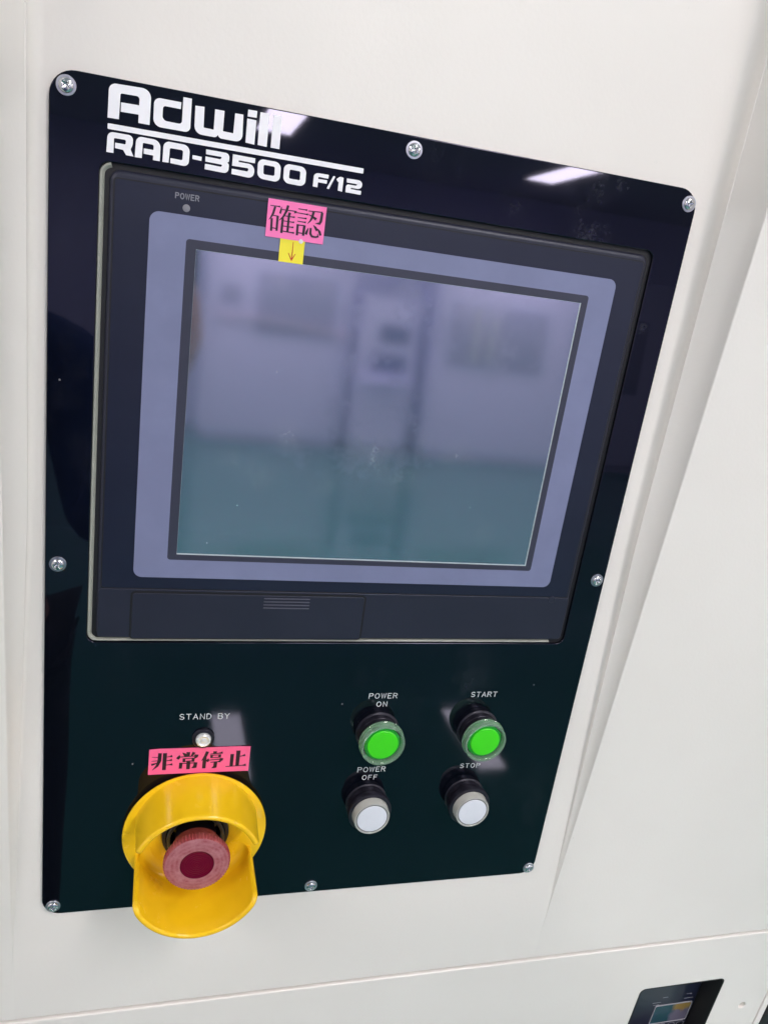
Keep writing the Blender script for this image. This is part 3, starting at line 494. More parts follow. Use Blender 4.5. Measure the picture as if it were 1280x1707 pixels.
# ------------------------------------------------------------------ black control panel plate
cp = thing('operator_console', 'glossy black control panel plate held by eight screws on the white cabinet', 'control panel', place(0, 0))
CUT = (.0522, .4568, .7600, 1.0520)
obj('plate', slab((0, 0, .8065, 1.1361), .027, WP + .0003, 0, .0012, CUT, .012, .0012), M['plate'], cp)
GLY = [[[[0.0593,1.09599],[0.0598,1.12342],[0.05998,1.12489],[0.06051,1.12638],[0.0614,1.12777],[0.0626,1.12895],[0.06403,1.12983],[0.06556,1.13036],[0.06708,1.13055],[0.09359,1.13133],[0.0957,1.13118],[0.09781,1.13057],[0.09977,1.12947],[0.10141,1.12793],[0.10259,1.12606],[0.10327,1.12403],[0.10346,1.12199],[0.10307,1.09604],[0.09122,1.09612],[0.09118,1.10437],[0.07271,1.10413],[0.07261,1.11337],[0.09141,1.11367],[0.09152,1.11911],[0.09146,1.11981],[0.09123,1.12052],[0.09083,1.12117],[0.09026,1.12171],[0.08959,1.1221],[0.08886,1.12232],[0.08813,1.12238],[0.07351,1.1221],[0.07316,1.12206],[0.0728,1.12194],[0.07246,1.12174],[0.07218,1.12146],[0.07197,1.12114],[0.07184,1.12079],[0.07179,1.12045],[0.07105,1.09624]]],[[[0.13713,1.13008],[0.14637,1.13001],[0.14648,1.10142],[0.14635,1.1002],[0.14594,1.09898],[0.14522,1.09784],[0.14422,1.09689],[0.14304,1.09619],[0.14176,1.09579],[0.1405,1.09566],[0.11537,1.09562],[0.11354,1.0958],[0.1117,1.09639],[0.11,1.09739],[0.10857,1.09876],[0.10753,1.1004],[0.10693,1.10217],[0.10675,1.10392],[0.10676,1.11833],[0.1069,1.11966],[0.10737,1.121],[0.10816,1.12225],[0.10925,1.12329],[0.11055,1.12405],[0.11195,1.12448],[0.11335,1.12462],[0.13537,1.12452],[0.13522,1.11757],[0.11917,1.11769],[0.11859,1.11764],[0.11801,1.11746],[0.11747,1.11715],[0.11701,1.11672],[0.11667,1.1162],[0.11647,1.11564],[0.11641,1.11509],[0.11631,1.10791],[0.11641,1.10688],[0.11675,1.10583],[0.11735,1.10485],[0.11819,1.10402],[0.11918,1.10341],[0.12027,1.10304],[0.12134,1.10292],[0.13358,1.10271],[0.13433,1.10278],[0.13509,1.103],[0.1358,1.1034],[0.13639,1.10396],[0.13682,1.10463],[0.13707,1.10536],[0.13714,1.10608]]],[[[0.15051,1.12386],[0.16026,1.1243],[0.16075,1.10403],[0.16077,1.10388],[0.16083,1.10373],[0.16092,1.1036],[0.16104,1.10348],[0.16119,1.10339],[0.16134,1.10334],[0.16149,1.10332],[0.17172,1.10304],[0.17188,1.12395],[0.18225,1.12406],[0.18198,1.10391],[0.182,1.10377],[0.18205,1.10362],[0.18213,1.10348],[0.18225,1.10336],[0.1824,1.10327],[0.18255,1.10322],[0.18271,1.1032],[0.19345,1.10298],[0.19394,1.12378],[0.20314,1.12391],[0.20387,1.10262],[0.20375,1.10106],[0.20325,1.09947],[0.20234,1.098],[0.20107,1.09677],[0.19953,1.09588],[0.19786,1.09536],[0.19619,1.0952],[0.18112,1.09525],[0.18051,1.0953],[0.17984,1.09546],[0.17916,1.09574],[0.17851,1.09612],[0.17795,1.09657],[0.17751,1.09705],[0.1772,1.09753],[0.17672,1.09848],[0.17645,1.09793],[0.17614,1.0974],[0.17569,1.09688],[0.17512,1.09639],[0.17447,1.09598],[0.17378,1.09568],[0.17311,1.09551],[0.17251,1.09546],[0.15938,1.09558],[0.15756,1.09578],[0.15572,1.09637],[0.15401,1.09738],[0.15257,1.09875],[0.15152,1.10038],[0.1509,1.10212],[0.1507,1.10385]]],[[[0.20798,1.13013],[0.2182,1.13019],[0.21807,1.1232],[0.20785,1.12291]]],[[[0.20765,1.12078],[0.21792,1.12056],[0.21789,1.09516],[0.2077,1.09577]]],[[[0.22175,1.12977],[0.23195,1.12998],[0.23197,1.09509],[0.2215,1.09559]]],[[[0.23658,1.12974],[0.24624,1.12941],[0.24656,1.09509],[0.23632,1.09519]]],[[[0.0591,1.06154],[0.05971,1.07675],[0.05989,1.07795],[0.06034,1.07916],[0.06108,1.08028],[0.06206,1.08122],[0.06322,1.0819],[0.06446,1.0823],[0.06568,1.08243],[0.08158,1.08244],[0.0826,1.08234],[0.08363,1.08201],[0.08458,1.08144],[0.08538,1.08065],[0.08596,1.07971],[0.08629,1.0787],[0.08639,1.0777],[0.08637,1.07472],[0.08634,1.07421],[0.08626,1.0736],[0.08614,1.07292],[0.08597,1.07221],[0.08576,1.07154],[0.08555,1.07095],[0.08533,1.07046],[0.08476,1.0693],[0.08466,1.06905],[0.08458,1.06874],[0.08454,1.06841],[0.08453,1.06807],[0.08456,1.06774],[0.08463,1.06746],[0.08472,1.06723],[0.08767,1.06139],[0.07974,1.06149],[0.07674,1.06583],[0.07666,1.06593],[0.07654,1.06603],[0.0764,1.06613],[0.07625,1.06622],[0.07609,1.06628],[0.07593,1.06632],[0.0758,1.06634],[0.06799,1.06682],[0.06796,1.07237],[0.07801,1.07235],[0.07818,1.07236],[0.07834,1.07242],[0.07851,1.07251],[0.07864,1.07264],[0.07875,1.07279],[0.07882,1.07295],[0.07885,1.07311],[0.07902,1.07514],[0.07902,1.0755],[0.07893,1.07585],[0.07875,1.07619],[0.07849,1.07647],[0.07817,1.07667],[0.07782,1.07679],[0.07747,1.07683],[0.06772,1.07684],[0.06749,1.07682],[0.06726,1.07675],[0.06705,1.07662],[0.06687,1.07644],[0.06674,1.07623],[0.06667,1.07601],[0.06664,1.07579],[0.0666,1.06148]]],[[[0.08887,1.06105],[0.08948,1.07674],[0.08967,1.07803],[0.09016,1.07932],[0.09095,1.08051],[0.09202,1.08149],[0.09327,1.0822],[0.09461,1.08259],[0.09593,1.08269],[0.10824,1.08237],[0.10982,1.08217],[0.1114,1.08162],[0.11288,1.08071],[0.11412,1.07947],[0.11502,1.078],[0.11555,1.07643],[0.11572,1.07488],[0.11574,1.061],[0.10823,1.0611],[0.10849,1.0658],[0.09822,1.06605],[0.09814,1.07158],[0.10838,1.07142],[0.10851,1.07461],[0.10848,1.07507],[0.10835,1.07553],[0.1081,1.07596],[0.10775,1.07633],[0.10732,1.07659],[0.10686,1.07675],[0.1064,1.07681],[0.09788,1.07696],[0.09768,1.07694],[0.09748,1.07688],[0.09729,1.07677],[0.09713,1.07662],[0.09701,1.07644],[0.09694,1.07625],[0.09691,1.07606],[0.09644,1.06113]]],[[[0.11841,1.06096],[0.11876,1.07655],[0.11893,1.07785],[0.1194,1.07916],[0.1202,1.08037],[0.12127,1.08139],[0.12254,1.08212],[0.1239,1.08254],[0.12524,1.08267],[0.14009,1.08256],[0.14161,1.0824],[0.14314,1.0819],[0.14456,1.08105],[0.14575,1.07988],[0.14661,1.07849],[0.1471,1.07699],[0.14725,1.07551],[0.14714,1.06607],[0.14699,1.06483],[0.14655,1.06359],[0.14581,1.06245],[0.14479,1.06152],[0.14358,1.06085],[0.14229,1.06049],[0.14101,1.06042],[0.12686,1.061],[0.1269,1.06624],[0.13828,1.06596],[0.13862,1.06599],[0.13897,1.06609],[0.13929,1.06627],[0.13957,1.06653],[0.13977,1.06683],[0.13989,1.06716],[0.13994,1.06749],[0.14011,1.07425],[0.14007,1.07471],[0.13993,1.07517],[0.13967,1.07561],[0.1393,1.07597],[0.13887,1.07623],[0.13839,1.07638],[0.13792,1.07643],[0.12729,1.0764],[0.12699,1.07637],[0.12668,1.07627],[0.12639,1.0761],[0.12614,1.07587],[0.12595,1.07559],[0.12584,1.07529],[0.1258,1.075],[0.12522,1.06113]]],[[[0.15054,1.07326],[0.16078,1.07299],[0.1606,1.06871],[0.15062,1.06904]]],[[[0.16485,1.0816],[0.18643,1.08152],[0.18743,1.08142],[0.18844,1.0811],[0.18938,1.08055],[0.19016,1.0798],[0.19074,1.0789],[0.19107,1.07793],[0.19117,1.07698],[0.19117,1.07411],[0.19112,1.07366],[0.19097,1.07318],[0.19071,1.07269],[0.19036,1.07223],[0.18995,1.07185],[0.1895,1.07156],[0.18905,1.07137],[0.18894,1.07134],[0.18905,1.07131],[0.18952,1.07116],[0.18999,1.0709],[0.19042,1.07053],[0.19079,1.07009],[0.19105,1.06959],[0.19121,1.06909],[0.19126,1.06861],[0.19125,1.06522],[0.19113,1.06413],[0.19075,1.06303],[0.19009,1.06202],[0.1892,1.06118],[0.18812,1.06058],[0.18697,1.06024],[0.18583,1.06015],[0.16461,1.06064],[0.16477,1.06646],[0.18164,1.06601],[0.18191,1.06603],[0.18222,1.0661],[0.18253,1.06624],[0.18282,1.06642],[0.18307,1.06665],[0.18327,1.06689],[0.1834,1.06713],[0.18344,1.06723],[0.18352,1.06747],[0.18354,1.06772],[0.18349,1.06795],[0.18336,1.06815],[0.18317,1.06829],[0.18294,1.06838],[0.18269,1.06841],[0.1648,1.06877],[0.1648,1.07418],[0.18026,1.07375],[0.18055,1.07376],[0.18087,1.07384],[0.18119,1.07397],[0.1815,1.07416],[0.18177,1.07439],[0.18198,1.07464],[0.18213,1.07488],[0.1823,1.07524],[0.18239,1.07549],[0.18242,1.07574],[0.18238,1.07597],[0.18226,1.07617],[0.18207,1.07631],[0.18183,1.0764],[0.18157,1.07642],[0.1652,1.07654]]],[[[0.1948,1.08139],[0.22039,1.08109],[0.22018,1.07584],[0.2019,1.07603],[0.20176,1.0743],[0.21322,1.07415],[0.21472,1.07399],[0.21623,1.07349],[0.21763,1.07266],[0.2188,1.07152],[0.21965,1.07018],[0.22014,1.06873],[0.22028,1.06729],[0.22027,1.06596],[0.2201,1.06454],[0.21958,1.06311],[0.21871,1.06181],[0.21752,1.06073],[0.2161,1.05997],[0.21458,1.05957],[0.21307,1.05948],[0.19476,1.06032],[0.19478,1.066],[0.21153,1.06577],[0.21185,1.0658],[0.21218,1.0659],[0.2125,1.06607],[0.21278,1.0663],[0.21299,1.06659],[0.21313,1.06689],[0.21319,1.0672],[0.21326,1.06789],[0.21326,1.0682],[0.21319,1.0685],[0.21303,1.06879],[0.21281,1.06903],[0.21252,1.0692],[0.21221,1.0693],[0.21189,1.06933],[0.19481,1.06924]]],[[[0.22357,1.07513],[0.22367,1.07646],[0.2241,1.07779],[0.22486,1.07903],[0.22593,1.08006],[0.22723,1.08082],[0.22863,1.08126],[0.23004,1.0814],[0.24283,1.08139],[0.24436,1.08124],[0.24591,1.08077],[0.24736,1.07995],[0.24858,1.07883],[0.24948,1.07748],[0.25001,1.07604],[0.2502,1.0746],[0.25034,1.06654],[0.25021,1.0651],[0.24972,1.06366],[0.24887,1.06234],[0.24768,1.06125],[0.24626,1.06047],[0.24472,1.06005],[0.24319,1.05996],[0.23077,1.06042],[0.22934,1.06062],[0.2279,1.06112],[0.22655,1.06193],[0.2254,1.06302],[0.22455,1.0643],[0.22404,1.06567],[0.22385,1.06701]],[[0.23036,1.07413],[0.23038,1.07451],[0.23049,1.07489],[0.23071,1.07524],[0.23101,1.07554],[0.23137,1.07575],[0.23177,1.07587],[0.23218,1.0759],[0.24134,1.07578],[0.24175,1.07573],[0.24216,1.0756],[0.24255,1.07538],[0.24288,1.07507],[0.24312,1.07471],[0.24327,1.07433],[0.24332,1.07394],[0.2435,1.06758],[0.24347,1.06719],[0.24334,1.06681],[0.24312,1.06645],[0.24281,1.06615],[0.24243,1.06593],[0.24202,1.0658],[0.24161,1.06576],[0.23274,1.06576],[0.23233,1.0658],[0.23191,1.06592],[0.23152,1.06614],[0.23119,1.06644],[0.23093,1.0668],[0.23078,1.06718],[0.23071,1.06756]]],[[[0.25375,1.07487],[0.25386,1.07622],[0.25431,1.07758],[0.25511,1.07884],[0.25622,1.07988],[0.25756,1.08064],[0.25902,1.08107],[0.26047,1.08119],[0.27293,1.08103],[0.2744,1.08087],[0.27589,1.08039],[0.27728,1.07959],[0.27846,1.07851],[0.27932,1.07722],[0.27984,1.07583],[0.28003,1.07446],[0.28019,1.06632],[0.28007,1.06495],[0.27961,1.06357],[0.27878,1.06229],[0.27765,1.06123],[0.27628,1.06047],[0.27479,1.06005],[0.27332,1.05993],[0.26104,1.0602],[0.25957,1.06037],[0.25809,1.06086],[0.2567,1.06167],[0.25552,1.06277],[0.25466,1.06407],[0.25414,1.06545],[0.25395,1.06682]],[[0.26067,1.07415],[0.26071,1.07448],[0.26083,1.0748],[0.26104,1.07511],[0.26132,1.07536],[0.26165,1.07554],[0.262,1.07565],[0.26235,1.07568],[0.27145,1.07554],[0.2718,1.0755],[0.27216,1.07539],[0.2725,1.07519],[0.27278,1.07493],[0.273,1.07462],[0.27313,1.07429],[0.27318,1.07396],[0.27344,1.06738],[0.27342,1.06705],[0.27331,1.06672],[0.27312,1.06641],[0.27286,1.06616],[0.27253,1.06598],[0.27218,1.06587],[0.27183,1.06584],[0.26224,1.06595],[0.26189,1.06599],[0.26153,1.0661],[0.26121,1.0663],[0.26093,1.06656],[0.26074,1.06687],[0.26062,1.0672],[0.26059,1.06753]]],[[[0.28937,1.07245],[0.28948,1.07337],[0.28981,1.0743],[0.29037,1.07517],[0.29115,1.0759],[0.29208,1.07645],[0.29308,1.07677],[0.29408,1.07689],[0.30628,1.07713],[0.30644,1.07712],[0.3066,1.07707],[0.30675,1.07699],[0.30687,1.07688],[0.30695,1.07674],[0.307,1.07659],[0.30701,1.07644],[0.30684,1.07324],[0.30682,1.07313],[0.30677,1.07302],[0.3067,1.07291],[0.3066,1.07283],[0.30648,1.07277],[0.30636,1.07274],[0.30624,1.07273],[0.29561,1.07312],[0.29549,1.07312],[0.29537,1.07308],[0.29525,1.07302],[0.29516,1.07294],[0.29508,1.07284],[0.29504,1.07273],[0.29502,1.07262],[0.29495,1.07067],[0.30528,1.07104],[0.3054,1.07104],[0.30552,1.071],[0.30563,1.07094],[0.30571,1.07086],[0.30577,1.07076],[0.30581,1.07065],[0.30581,1.07054],[0.3056,1.06758],[0.30558,1.06747],[0.30553,1.06735],[0.30545,1.06725],[0.30535,1.06716],[0.30523,1.0671],[0.30511,1.06707],[0.30499,1.06706],[0.29497,1.06716],[0.29496,1.06196],[0.29495,1.06185],[0.29491,1.06174],[0.29484,1.06164],[0.29475,1.06155],[0.29464,1.0615],[0.29452,1.06146],[0.2944,1.06146],[0.28994,1.06168],[0.28982,1.0617],[0.2897,1.06174],[0.28958,1.06181],[0.28949,1.0619],[0.28942,1.06201],[0.28938,1.06213],[0.28937,1.06224]]],[[[0.31225,1.07643],[0.31229,1.0765],[0.31235,1.07656],[0.31242,1.07662],[0.31251,1.07667],[0.3126,1.0767],[0.31269,1.07672],[0.31277,1.07672],[0.31466,1.07651],[0.31474,1.0765],[0.31481,1.07646],[0.31487,1.07642],[0.31491,1.07635],[0.31492,1.07628],[0.31492,1.07621],[0.3149,1.07614],[0.30906,1.06189],[0.30903,1.06182],[0.30897,1.06175],[0.3089,1.06169],[0.30881,1.06164],[0.30872,1.06161],[0.30863,1.0616],[0.30855,1.06161],[0.30634,1.06193],[0.30627,1.06195],[0.3062,1.06198],[0.30614,1.06203],[0.30611,1.0621],[0.30609,1.06217],[0.30609,1.06224],[0.30612,1.06232]]],[[[0.3167,1.0736],[0.31664,1.0737],[0.31661,1.07382],[0.31661,1.07395],[0.31663,1.07408],[0.31669,1.07421],[0.31676,1.07431],[0.31685,1.0744],[0.31981,1.07675],[0.31998,1.07687],[0.32021,1.07699],[0.32047,1.07709],[0.32075,1.07717],[0.32102,1.07721],[0.32127,1.07722],[0.32149,1.07721],[0.32406,1.07685],[0.32426,1.0768],[0.32446,1.07671],[0.32465,1.07658],[0.3248,1.07641],[0.32491,1.07622],[0.32498,1.07603],[0.325,1.07584],[0.32502,1.06171],[0.32501,1.0616],[0.32497,1.06149],[0.3249,1.06139],[0.3248,1.06131],[0.32469,1.06126],[0.32457,1.06123],[0.32445,1.06123],[0.32016,1.06163],[0.32004,1.06165],[0.31992,1.0617],[0.3198,1.06178],[0.31971,1.06187],[0.31964,1.06198],[0.3196,1.0621],[0.31958,1.06221],[0.31949,1.07187],[0.31887,1.07136],[0.31877,1.0713],[0.31866,1.07125],[0.31853,1.07123],[0.31841,1.07124],[0.3183,1.07129],[0.31821,1.07136],[0.31814,1.07144]]],[[[0.32893,1.07627],[0.32893,1.07637],[0.32896,1.07646],[0.32901,1.07655],[0.32909,1.07662],[0.32918,1.07667],[0.32928,1.07671],[0.32938,1.07672],[0.34312,1.07685],[0.34419,1.07676],[0.34527,1.07644],[0.34627,1.0759],[0.3471,1.07514],[0.34771,1.07423],[0.34806,1.07325],[0.34816,1.07227],[0.34816,1.07168],[0.34804,1.07074],[0.34769,1.0698],[0.3471,1.06892],[0.34629,1.06818],[0.34532,1.06764],[0.34428,1.06732],[0.34325,1.06722],[0.33551,1.06718],[0.33541,1.06717],[0.3353,1.06714],[0.3352,1.06709],[0.33511,1.06702],[0.33505,1.06693],[0.33501,1.06683],[0.33499,1.06674],[0.33494,1.066],[0.33494,1.06595],[0.33496,1.06589],[0.33499,1.06584],[0.33503,1.06579],[0.33509,1.06576],[0.33515,1.06574],[0.33521,1.06574],[0.34746,1.06562],[0.34758,1.0656],[0.34771,1.06557],[0.34782,1.0655],[0.34792,1.06541],[0.34799,1.0653],[0.34802,1.06519],[0.34804,1.06508],[0.34797,1.06164],[0.34796,1.06153],[0.34791,1.06142],[0.34784,1.06131],[0.34774,1.06122],[0.34762,1.06116],[0.3475,1.06112],[0.34737,1.06111],[0.32969,1.06132],[0.32952,1.06134],[0.32936,1.06139],[0.3292,1.06148],[0.32907,1.0616],[0.32898,1.06174],[0.32892,1.06189],[0.3289,1.06204],[0.3288,1.0673],[0.32886,1.06796],[0.32908,1.06861],[0.32947,1.06922],[0.33002,1.06972],[0.33068,1.07009],[0.33139,1.0703],[0.33211,1.07037],[0.34022,1.0703],[0.34045,1.07032],[0.34071,1.07039],[0.34096,1.0705],[0.3412,1.07066],[0.3414,1.07085],[0.34155,1.07105],[0.34164,1.07125],[0.34167,1.07133],[0.34172,1.07153],[0.34172,1.07173],[0.34166,1.07192],[0.34154,1.07208],[0.34136,1.0722],[0.34116,1.07226],[0.34094,1.07228],[0.32965,1.07232],[0.32955,1.07233],[0.32944,1.07236],[0.32935,1.07242],[0.32926,1.07249],[0.3292,1.07258],[0.32916,1.07267],[0.32914,1.07276]]]]
NB = 7
def glyphs(name, lst, material):
    bm = bmesh.new()
    for polys in lst:
        loops = [[bm.verts.new((x * S, y * S, .0005 * S)) for x, y in p] for p in polys]; cap_ring(bm, loops[0], loops[1:])
    return obj(name, up(bm), material, cp)
for g_ in GLY: glyphs('letter', [g_], M['ink_white'])
bm = bmesh.new(); cap_ring(bm, loop(bm, rr(.0597, .0849, .0, .0, 0), 0)) if 0 else None
cap_ring(bm, loop(bm, rr(.0597, 1.0849, .3477, 1.0906, .0008), .0005)); obj('underline', up(bm), M['ink_white'], cp)
TXT = {'standby': ['STAND BY', 0.17912, 0.24948, 0.33341, 0.00948], 'poweron1': ['POWER', 0.45433, 0.49949, 0.36256, 0.00927], 'poweron2': ['ON', 0.46815, 0.48513, 0.34826, 0.00909], 'start': ['START', 0.62041, 0.66454, 0.36229, 0.00933], 'poweroff1': ['POWER', 0.45409, 0.4997, 0.22998, 0.00942], 'poweroff2': ['OFF', 0.46337, 0.4882, 0.21546, 0.00899], 'stop': ['STOP', 0.6259, 0.66084, 0.22954, 0.00878], 'led': ['POWER', 0.13411, 0.16116, 1.02497, 0.00472]}
for k in TXT:
    if k == 'led': continue
    wd_, a, b, base, cap = TXT[k]; obj('lettering', text_bm(wd_, a, b, base, cap, .00112, .0005), M['ink_soft'], cp)['kind'] = 'stuff'
# screws: pan head with a cross recess over a washer
def screw_head():
    bm = bmesh.new(); R_ = .0094; NA, NR = 64, 16; rings = []
    for i in range(NR + 1):
        r = R_ * (i / NR) ** .8 if i else 0; row = []
        for k in range(NA if i else 1):
            a = 2 * math.pi * k / NA; x, y = r * math.cos(a), r * math.sin(a); h = .0022 + .0042 * math.sqrt(max(0, 1 - (r / R_) ** 2.4))
            c1 = min(abs(x), abs(y)); c2 = max(abs(x), abs(y)); d = 0
            half = .00115 * (1 - .35 * c2 / .0055)
            if c2 < .0058: d = max(0, min(1, (half + .0005 - c1) / .0005)) * (.0034 * (1 - (c2 / .0060) ** 1.5))
            row.append(bm.verts.new((x * S, y * S, (h - d) * S)))
        rings.append(row)
    for a, b in zip(rings, rings[1:]):
        for k in range(NA):
            j = (k + 1) % NA
            bm.faces.new((a[0], b[k], b[j])) if len(a) == 1 else bm.faces.new((a[k], b[k], b[j], a[j]))
    lo = [bm.verts.new((v.co.x, v.co.y, .001 * S)) for v in rings[-1]]; strip(bm, lo, rings[-1])
    bmesh.ops.recalc_face_normals(bm, faces=bm.faces); return bm_mesh('screw', bm, 28)
sm_ = screw_head(); wm_ = bm_mesh('washer', lathe([(.0094, .0004), (.0122, .0004), (.0122, .0016), (.0117, .0021), (.0092, .0022)], 40))
for i, (u, v, a) in enumerate(((.0171, 1.1201, .75), (.4061, 1.1207, .35), (.7939, 1.1178, .2), (.0155, .5686, .6), (.7928, .5675, 1.0), (.0155, .0159, .15), (.4051, .0133, .3), (.7953, .0124, .5))):
    s_ = link('screw', sm_, M['screw'], cp); s_.location = (u * S, v * S, 0); s_.rotation_euler = (0, 0, a); s_.scale = (.84, .84, .84)
    w_ = link('washer', wm_, M['washer'], s_)

# ------------------------------------------------------------------ touch screen terminal in the cut-out
BU0, BV0, BU1, BV1 = .0628, .4632, .7538, 1.0462
ts = thing('touch_screen', 'dark touch screen terminal with a lavender-grey frame set in the black plate', 'touch screen', place(0, 0))
obj('mounting_hole', sheet((CUT[0] - .003, CUT[1] - .003, CUT[2] + .003, CUT[3] + .003), .013, -.0044), M['groove'], ts)
# pale trim visible down the left side and along the bottom
bm = bmesh.new()
path = [(x, y, 0) for x, y in arcp(.0685, 1.0390, .0135, .0110, 105, 180, 6)] + [(x, y, 0) for x, y in arcp(.0660, .4705, .0110, .0105, 180, 270, 6)] + [(.735, .4600, 0)]
prof = [(-.0032, -.012), (-.0032, -.0030), (-.0026, -.0014), (-.0014, -.0009), (.0004, -.0016), (.0040, -.0050), (.0060, -.0120)]
rows = []
for i, (x, y, _) in enumerate(path):
    a = Vector(path[max(0, i - 1)][:2]); b = Vector(path[min(len(path) - 1, i + 1)][:2]); d = (b - a).normalized(); nn = Vector((-d.y, d.x))
    wsc = .85 if i < len(path) * .75 else .6
    rows.append([bm.verts.new(((x + nn.x * o * wsc) * S, (y + nn.y * o * wsc) * S, w * S)) for o, w in prof])
for a, b in zip(rows, rows[1:]):
    for k in range(len(prof) - 1): bm.faces.new((a[k], a[k + 1], b[k + 1], b[k]))
bmesh.ops.recalc_face_normals(bm, faces=bm.faces); obj('trim', bm, M['gasket'], ts, 60)
FW = .0005     # front of the housing
obj('housing', slab((BU0, BV0, BU1, BV1), .013, -.026, FW, .0062, seg=5), M['bezel'], ts)
obj('seam', sheet((.0676, .5360, .7484, 1.0376), .004, FW + .0002, (.0690, .5378, .7470, 1.0362), .0035), M['groove'], ts)
obj('overlay_film', slab((.0690, .5378, .7470, 1.0362), .0035, FW - .001, FW + .0006, .0003, seg=1), M['film'], ts)
obj('grey_frame', sheet((.1075, .5540, .7128, 1.0086), .011, FW + .0010, (.1492, .5800, .6760, .9832), .004), M['grey_print'], ts)
SC = (.1611, .5895, .6649, .9725)
obj('inner_frame', sheet((.1492, .5800, .6760, .9832), .004, FW + .0011, (SC[0] - .0002, SC[1] - .0017, SC[2] + .0016, SC[3] + .0004), .0002), M['dark_print'], ts)
bm = bmesh.new(); a = loop(bm, rr(SC[0] - .0002, SC[1] - .0017, SC[2] + .0016, SC[3] + .0004, .0002), FW + .0012); b = loop(bm, rr(*SC, .0004), FW - .0002 + .001); strip(bm, a, b)
obj('screen_edge_glint_strip', up(bm), M['rim_glint'], ts)  # pale colour paints in the light caught along the bottom and right edges
obj('screen', sheet(SC, .0004, FW + .0008), M['screen'], ts)
wd_, a, b, base, cap = TXT['led']
cap = .0068; obj('lettering', text_bm(wd_, a, b, base, cap, .00125, FW + .0011, nar=.74), M['ink_grey'], ts)['kind'] = 'stuff'
obj('power_light', lathe([(.0042, FW + .0007), (.0042, FW + .0012), (.0030, FW + .0016), (0, FW + .0018)], 20, c=(.1473, 1.0162)), M['ink_grey'], ts)
# slot cover with its grip ribs
obj('lower_cover', slab((.0648, .4652, .7520, .5366), .006, FW - .002, FW + .0012, .0010), M['bezel'], ts)
fl = obj('slot_cover', slab((.1080, .4640, .4252, .5312), .005, FW - .003, FW + .0024, .0009), M['bezel'], ts)
obj('cover_gap', sheet((.1054, .4632, .4279, .5341), .006, FW + .0015), M['groove'], ts)
for k in range(4):
    z = .5115 + k * .0048
    rb = bmesh.new(); box(rb, .2815 * S, z * S, (FW + .0015) * S, .3458 * S, (z + .0017) * S, (FW + .0036) * S); bevelled(rb, .0003, 2)
    obj('rib', rb, M['rib'], fl)
obj('catch', lathe([(.0062, FW + .0010), (.0062, FW + .0017), (.0050, FW + .0019), (.0046, FW + .0014), (0, FW + .0014)], 24, c=(.7224, .5328)), M['bezel'], ts)

# ------------------------------------------------------------------ stickers
def sticker(name, label, c, hw, hh, w, material, strokes, ink, cap=False, curl=.0012):
    t = thing(name, label, 'sticker', place(c[0], c[1], w))
    bm = bmesh.new(); n = 10; top = [[bm.verts.new(((-hw + 2 * hw * i / n) * S, (-hh + 2 * hh * j / 4) * S, (.0007 + curl * (max(0, abs(i / n - .5) - .38) / .12) ** 2 * (.25 + .75 * (j == 4))) * S)) for i in range(n + 1)] for j in range(5)]
    for j in range(4):
        for i in range(n): bm.faces.new((top[j][i], top[j][i + 1], top[j + 1][i + 1], top[j + 1][i]))
    g_ = bmesh.ops.extrude_face_region(bm, geom=list(bm.faces)); bmesh.ops.translate(bm, vec=(0, 0, -.0005 * S), verts=[x for x in g_['geom'] if isinstance(x, bmesh.types.BMVert)])
    bmesh.ops.recalc_face_normals(bm, faces=bm.faces)
    obj('paper', bm, material, t); 
    for k, st in enumerate(strokes): o = obj('character' if len(strokes) > 1 else 'arrow', stroke_bm(st, .0009, c, cap), ink, t)
    return t
